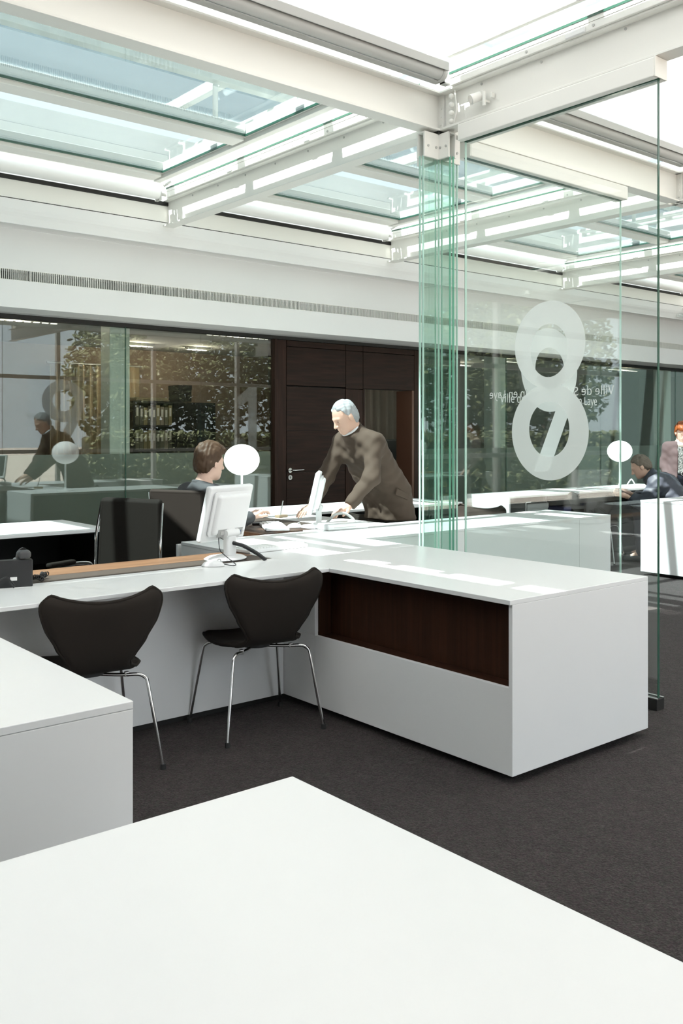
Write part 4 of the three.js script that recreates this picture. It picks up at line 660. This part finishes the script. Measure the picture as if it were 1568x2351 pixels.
function person(label, pos, turn, J, o) {
  const t = thing('person', label, 'person', pos, turn);
  const skin = std(o.skin || [0.62, 0.4, 0.3], 0.55), w = o.w || 1;
  const R = J.head.slice(0, 3), up = sub(J.neck, J.chest);
  const hm = new THREE.Matrix4().makeRotationFromEuler(new THREE.Euler(J.head[4], J.head[3], J.head[5] || 0, 'YXZ')).setPosition(...R);
  const jaw = V(0, -0.12, -0.035).applyMatrix4(hm).toArray();
  const limbs = (g) => [[J.shL, J.elL, 0.042 + g, 0.036 + g], [J.elL, J.wrL, 0.035 + g, 0.024 + g], [J.shR, J.elR, 0.042 + g, 0.036 + g], [J.elR, J.wrR, 0.035 + g, 0.024 + g]];
  const legs = (g) => [[J.hipL, J.knL, 0.074 + g, 0.05 + g], [J.knL, J.anL, 0.048 + g, 0.034 + g], [J.hipR, J.knR, 0.074 + g, 0.05 + g], [J.knR, J.anR, 0.048 + g, 0.034 + g]];
  const lerp3 = (a, b, k) => a.map((v, i) => v + (b[i] - v) * k);
  const mid = lerp3(J.hip, J.chest, 0.5);
  const shift = (p, dx) => [p[0] + dx, p[1], p[2]];
  const torso = (g) => [[shift(J.hip, -0.075 * w), shift(mid, -0.06 * w), 0.1 * w + g, 0.092 * w + g, 0.07], [shift(J.hip, 0.075 * w), shift(mid, 0.06 * w), 0.1 * w + g, 0.092 * w + g, 0.07], [shift(mid, -0.06 * w), shift(J.chest, -0.08 * w), 0.092 * w + g, 0.1 * w + g, 0.07], [shift(mid, 0.06 * w), shift(J.chest, 0.08 * w), 0.092 * w + g, 0.1 * w + g, 0.07], [J.chest, J.neck, 0.1 + g, 0.058 + g * 0.5, 0.07], [J.shL, J.neck, 0.052 + g, 0.05 + g * 0.5, 0.06], [J.shR, J.neck, 0.052 + g, 0.05 + g * 0.5, 0.06]];
  const feet = (g) => [[J.anL, J.toL, 0.036 + g, 0.03 + g], [J.anR, J.toR, 0.036 + g, 0.03 + g]];
  // body: one surface from ankles to jaw, head and hands joined on
  const bb = [...torso(-0.012), ...limbs(-0.004), ...legs(-0.006), ...feet(-0.006), [J.neck, jaw, 0.056, 0.05, 0.03]], bx = boxOf(bb, 0.03);
  const parts = [iso(bonesOf(bb, 0.03), bx[0], bx[1], 0.014), headGeo.clone().applyMatrix4(hm)];
  for (const [wr, el, sd, hd] of [[J.wrL, J.elL, 1, J.handL], [J.wrR, J.elR, -1, J.handR]]) parts.push(handGeo(hd?.curl ?? 0.5, sd).applyMatrix4(basis(wr, hd?.dir ? V(...hd.dir) : sub(wr, el), hd?.up ? V(...hd.up) : V(0, 1, 0.2))));
  mesh('body', parts, skin, t);
  for (const s of [-1, 1]) mesh('eye', new THREE.SphereGeometry(0.0065, 10, 8).translate(s * 0.031, -0.001, 0.0825).applyMatrix4(hm), M.black, t);
  // top garment
  const jb = [...torso(o.top.g ?? 0.012), ...limbs((o.top.g ?? 0.012) + 0.006)], hem = o.top.hem, jx = boxOf([...jb, ...(hem || [])], 0.03);
  const all = [...jb, ...(hem || [])], jf0 = bonesOf(all, 0.05);
  const ndir = sub(J.neck, J.chest).normalize(), cut = o.top.cut || 0, cuff = [[J.wrL, J.elL], [J.wrR, J.elR]].map(([a, b]) => [a, sub(a, b).normalize()]);
  const jf = (x, y, z) => {
    let d = jf0(x, y, z) + fold(x, y, z, o.seed || 1) * (o.top.fold ?? 1);
    d = smax(d, (x - J.neck[0]) * ndir.x + (y - J.neck[1]) * ndir.y + (z - J.neck[2]) * ndir.z - 0.035 - cut, 0.012);
    for (const [a, n] of cuff) { const px = x - a[0], py = y - a[1], pz = z - a[2], q = px * n.x + py * n.y + pz * n.z; if (Math.hypot(px, py, pz) < 0.14) d = smax(d, q + 0.004, 0.008); }
    if (o.top.hemY !== undefined) d = smax(d, o.top.hemY(x, y, z), 0.012);
    return d;
  };
  const top = mesh(o.top.name, iso(jf, jx[0], jx[1], 0.0115), o.top.mat, t);
  if (o.collar) { const ring = []; for (let i = 0; i < 20; i++) { const a = i / 20 * 6.283; ring.push(V(0.064 * Math.cos(a), 0, 0.066 * Math.sin(a) - 0.004)); } const q = new THREE.Quaternion().setFromUnitVectors(V(0, 1, 0), ndir); const col = tube(ring, o.collar.r, 60, 10, true).applyQuaternion(q).translate(J.neck[0] + ndir.x * o.collar.h, J.neck[1] + ndir.y * o.collar.h, J.neck[2] + ndir.z * o.collar.h); mesh(o.collar.name, col, o.collar.mat, top); }
  if (o.buttons) mesh('button', o.buttons.map((b) => new THREE.CylinderGeometry(0.009, 0.009, 0.006, 14).rotateX(Math.PI / 2).translate(...b)), M.black, top);
  // trousers and shoes
  const tb = [...legs(0.014), [J.hip, shift(J.hip, 0.001), 0.105 * w, 0.105 * w], [J.hipL, J.hipR, 0.095, 0.095, 0.06]], tx = boxOf(tb, 0.03), tf = bonesOf(tb, 0.05);
  mesh('trousers', iso((x, y, z) => tf(x, y, z) + 0.7 * fold(x, y, z, 5), tx[0], tx[1], 0.014), o.trousers, t);
  for (const [a, b] of [[J.anL, J.toL], [J.anR, J.toR]]) { const s = [[[a[0], 0.045, a[2] - 0.03], [b[0], 0.036, b[2] + 0.02], 0.045, 0.036]], q = boxOf(s, 0.02), ff = bonesOf(s, 0.02); mesh('shoe', iso((x, y, z) => smax(ff(x, y, z), 0.004 - y, 0.01), q[0], q[1], 0.008), M.black, t); }
  // hair
  const hf = o.hair.f, hg = iso((x, y, z) => hf(x, y, z) + 0.0034 * Math.sin(95 * x + 50 * y + 2.5 * Math.sin(45 * z)) * Math.sin(30 * y + 60 * z + 2 * Math.sin(50 * x)) + 0.0016 * Math.sin(210 * x + 90 * z) * Math.sin(120 * y) , [-0.13, -0.19, -0.16], [0.13, 0.16, 0.15], 0.005);
  mesh('hair', hg.applyMatrix4(hm), o.hair.mat, t);
  return { t, hm, top };
}
const pw = (t, pts) => { for (let i = 1; i < pts.length; i++) if (t <= pts[i][0]) { const k = Math.max(0, (t - pts[i - 1][0]) / (pts[i][0] - pts[i - 1][0])); return pts[i - 1][1] + (pts[i][1] - pts[i - 1][1]) * k; } return pts[pts.length - 1][1]; };
const shortHair = (lift, front, neckY) => (x, y, z) => { // cap of hair over the skull, its hairline running from brow to behind the ear and down the nape
  let d = ell(x, y, z, [0, 0.03, -0.014], [0.0765 + lift, 0.0925 + lift * 1.3, 0.0975 + lift]);
  d = smin(d, ell(x, y, z, [0, -0.035, -0.055], [0.06 + lift, 0.075, 0.05 + lift]), 0.03);
  const line = pw(y, [[-0.1, -0.05], [-0.04, -0.03], [-0.03, 0.0], [0.0, 0.008], [0.03, 0.022], [0.055, front + 0.015], [0.075, front + 0.045], [0.1, front + 0.05]]);
  d = smax(d, z - line + 0.006 * Math.sin(190 * x + 60 * y), 0.014);
  return smax(d, neckY - y + 0.004 * Math.sin(220 * x), 0.02);
};
{
  // grey-haired man bending over the desk
  const J = { hip: [0, 0.93, 0], chest: [0, 1.26, 0.22], neck: [0, 1.405, 0.345], head: [0.005, 1.53, 0.43, -0.15, 0.55], shL: [0.185, 1.335, 0.285], shR: [-0.185, 1.335, 0.285], elL: [0.25, 1.07, 0.37], wrL: [0.2, 0.865, 0.55], elR: [-0.23, 1.07, 0.42], wrR: [-0.14, 0.85, 0.62], hipL: [0.09, 0.9, -0.02], hipR: [-0.09, 0.9, -0.02], knL: [0.1, 0.5, 0.03], knR: [-0.1, 0.5, 0.03], anL: [0.11, 0.09, -0.04], anR: [-0.11, 0.09, -0.04], toL: [0.13, 0.04, 0.12], toR: [-0.13, 0.04, 0.12], handL: { curl: 0.35, dir: [-0.1, -0.35, 1] }, handR: { curl: 0.35, dir: [0.1, -0.35, 1] } };
  const tweed = std([0.07, 0.046, 0.031], 0.85);
  const man = person('grey-haired man in a brown blazer bending over the desk, arms reaching down', [4.97, 0, -5.45], -Math.PI / 2, J, { seed: 2, w: 1.12, skin: [0.66, 0.42, 0.32], top: { name: 'jacket', mat: tweed, g: 0.02, fold: 1.6, hem: [[[-0.07, 0.95, -0.01], [-0.08, 0.74, -0.05], 0.13, 0.15, 0.06], [[0.07, 0.95, -0.01], [0.08, 0.74, -0.05], 0.13, 0.15, 0.06], [[0, 0.92, -0.05], [0, 0.74, -0.14], 0.115, 0.11, 0.06], [[0, 1.3, 0.16], [0, 1.0, 0.0], 0.1, 0.12, 0.08]], hemY: (x, y) => 0.72 - y }, collar: { name: 'shirt_collar', r: 0.014, h: 0.032, mat: std([0.75, 0.76, 0.78], 0.8) }, trousers: std([0.06, 0.05, 0.045], 0.9), hair: { mat: std([0.34, 0.35, 0.36], 0.7), f: shortHair(0.004, 0.012, -0.085) } });
  { // turned-down blazer collar and pocket flaps
    const n = sub(J.neck, J.chest).normalize(), q = new THREE.Quaternion().setFromUnitVectors(V(0, 1, 0), n), ring = [];
    for (let k = 0; k <= 22; k++) { const a = -2.3 + 4.6 * k / 22 - Math.PI / 2, d = Math.abs(k - 11) / 11; ring.push(V(0.078 * Math.cos(a), 0.012 - 0.05 * d * d, 0.078 * Math.sin(a)).applyQuaternion(q).add(V(J.neck[0] + n.x * 0.018, J.neck[1] + n.y * 0.018, J.neck[2] + n.z * 0.018))); }
    mesh('blazer_collar', tube(ring, 0.019, 60, 10), tweed, man.top);
    mesh('pocket_flap', new RoundedBoxGeometry(0.012, 0.05, 0.14, 3, 0.005).rotateX(-0.35).translate(0.225, 0.93, 0.03), tweed, man.top);
  }
}
{
  // woman seated at the second desk
  const J = { hip: [0, 0.56, -0.1], chest: [0, 0.87, -0.1], neck: [0, 1.03, -0.05], head: [0, 1.205, 0.01, 0.1, 0.12], shL: [0.165, 0.985, -0.07], shR: [-0.165, 0.985, -0.07], elL: [0.21, 0.76, 0.02], wrL: [0.14, 0.8, 0.28], elR: [-0.21, 0.76, 0.03], wrR: [-0.12, 0.82, 0.27], hipL: [0.09, 0.56, -0.08], hipR: [-0.09, 0.56, -0.08], knL: [0.11, 0.55, 0.32], knR: [-0.11, 0.55, 0.32], anL: [0.11, 0.1, 0.3], anR: [-0.11, 0.1, 0.3], toL: [0.12, 0.04, 0.44], toR: [-0.12, 0.04, 0.44], handR: { curl: 0.5, dir: [0.2, 0.35, 1] }, handL: { curl: 0.5 } };
  person('woman with short brown hair in a grey jacket seated in front of the left lamp', [3.4, 0, -5.54], Math.PI / 2, J, { seed: 4, w: 0.95, skin: [0.72, 0.48, 0.38], top: { name: 'jacket', mat: std([0.06, 0.06, 0.063], 0.85), g: 0.014 }, collar: { name: 'collar', r: 0.017, h: 0.02, mat: std([0.055, 0.055, 0.058], 0.85) }, trousers: std([0.03, 0.03, 0.035], 0.9), hair: { mat: std([0.06, 0.028, 0.01], 0.65), f: (x, y, z) => { let d = smin(shortHair(0.015, 0.03, -0.085)(x, y, z), smax(ell(x, y, z, [0, 0.085, 0.005], [0.08, 0.05, 0.1]), 0.05 - y, 0.02), 0.03); return d; } } });
}
{
  // seated man in a dark jacket
  const J = { hip: [0, 0.56, -0.14], chest: [0, 0.82, 0.07], neck: [0, 0.92, 0.2], head: [0.0, 1.035, 0.31, 0.1, 0.5], shL: [0.19, 0.87, 0.13], shR: [-0.19, 0.87, 0.13], elL: [0.25, 0.64, 0.24], wrL: [0.18, 0.72, 0.46], elR: [-0.25, 0.64, 0.24], wrR: [-0.16, 0.74, 0.46], hipL: [0.1, 0.56, -0.1], hipR: [-0.1, 0.56, -0.1], knL: [0.12, 0.55, 0.32], knR: [-0.12, 0.55, 0.32], anL: [0.12, 0.1, 0.3], anR: [-0.12, 0.1, 0.3], toL: [0.13, 0.04, 0.44], toR: [-0.13, 0.04, 0.44], handL: { curl: 0.8 }, handR: { curl: 0.8 } };
  person('man in a dark quilted jacket leaning forward on a visitor chair, seen through the glass', [9.2, 0, -5.5], -Math.PI / 2 - 1.05, J, { seed: 6, w: 1.12, skin: [0.66, 0.42, 0.32], top: { name: 'jacket', mat: std([0.035, 0.04, 0.055], 0.6), g: 0.035, fold: 2 }, collar: { name: 'collar', r: 0.026, h: 0.03, mat: std([0.035, 0.04, 0.055], 0.6) }, trousers: std([0.05, 0.05, 0.06], 0.9), hair: { mat: std([0.13, 0.1, 0.075], 0.6), f: shortHair(0.008, 0.02, -0.07) } });
}
{
  // standing red-haired woman
  const J = { hip: [0, 0.84, 0], chest: [0, 1.13, 0.0], neck: [0, 1.26, 0.02], head: [0, 1.415, 0.07, 0.1, 0.4], shL: [0.165, 1.22, 0], shR: [-0.165, 1.22, 0], elL: [0.22, 0.98, -0.02], wrL: [0.2, 0.8, 0.16], elR: [-0.22, 0.98, -0.02], wrR: [-0.18, 0.8, 0.14], hipL: [0.085, 0.83, 0], hipR: [-0.085, 0.83, 0], knL: [0.09, 0.46, 0.02], knR: [-0.09, 0.46, 0.02], anL: [0.09, 0.09, -0.02], anR: [-0.09, 0.09, -0.02], toL: [0.1, 0.04, 0.12], toR: [-0.1, 0.04, 0.12], handL: { curl: 0.6 }, handR: { curl: 0.6 } };
  const r = person('red-haired woman in a mauve cardigan standing at the right edge, looking down', [11.3, 0, -6.6], -0.85, J, { seed: 9, w: 0.96, skin: [0.76, 0.53, 0.43], top: { name: 'cardigan', mat: std([0.13, 0.085, 0.085], 0.9, { sheen: 0.2 }), g: 0.014, hem: [[[-0.07, 0.84, 0], [-0.08, 0.7, 0], 0.115, 0.125, 0.05], [[0.07, 0.84, 0], [0.08, 0.7, 0], 0.115, 0.125, 0.05]], hemY: (x, y, z) => Math.max(0.68 - y, (z - 0.055 > 0 ? 0.055 - Math.abs(x) + (1.2 - y) * 0.03 : -1)) }, collar: { name: 'scarf', r: 0.036, h: 0.0, mat: std([0.68, 0.62, 0.54], 0.95) }, trousers: std([0.015, 0.018, 0.03], 0.9), hair: { mat: std([0.3, 0.075, 0.014], 0.5, { sheen: 0.3 }), f: (x, y, z) => smin(shortHair(0.016, 0.03, -0.1)(x, y, z), smax(ell(x, y, z, [0, 0.07, 0.045], [0.075, 0.05, 0.07]), 0.04 - y, 0.02), 0.03) } });
  const bl = [[[-0.05, 0.86, 0.01], [-0.05, 1.16, 0.01], 0.098, 0.1], [[0.05, 0.86, 0.01], [0.05, 1.16, 0.01], 0.098, 0.1]], q = boxOf(bl, 0.03), bf = bonesOf(bl, 0.06);
  const dots = dataTex(128, (u, v) => { const k = n32(u, v) > 0.52 ? 190 : 70; return [k, k, k * 0.98]; }, 6, 6);
  mesh('blouse', metric(iso((x, y, z) => smax(bf(x, y, z) + fold(x, y, z, 3), 0.8 - y, 0.01), q[0], q[1], 0.012)), std([0.8, 0.8, 0.8], 0.9, { map: dots }), r.t);
  const buckle = mesh('belt', [new THREE.TorusGeometry(0.13, 0.012, 8, 40).rotateX(Math.PI / 2).scale(1, 1.6, 0.84).translate(0, 0.87, 0.008)], M.black, r.t); mesh('buckle', new THREE.TorusGeometry(0.022, 0.005, 8, 24).translate(0, 0.87, 0.125), M.steel, buckle);
}
renderer.render(scene, camera);
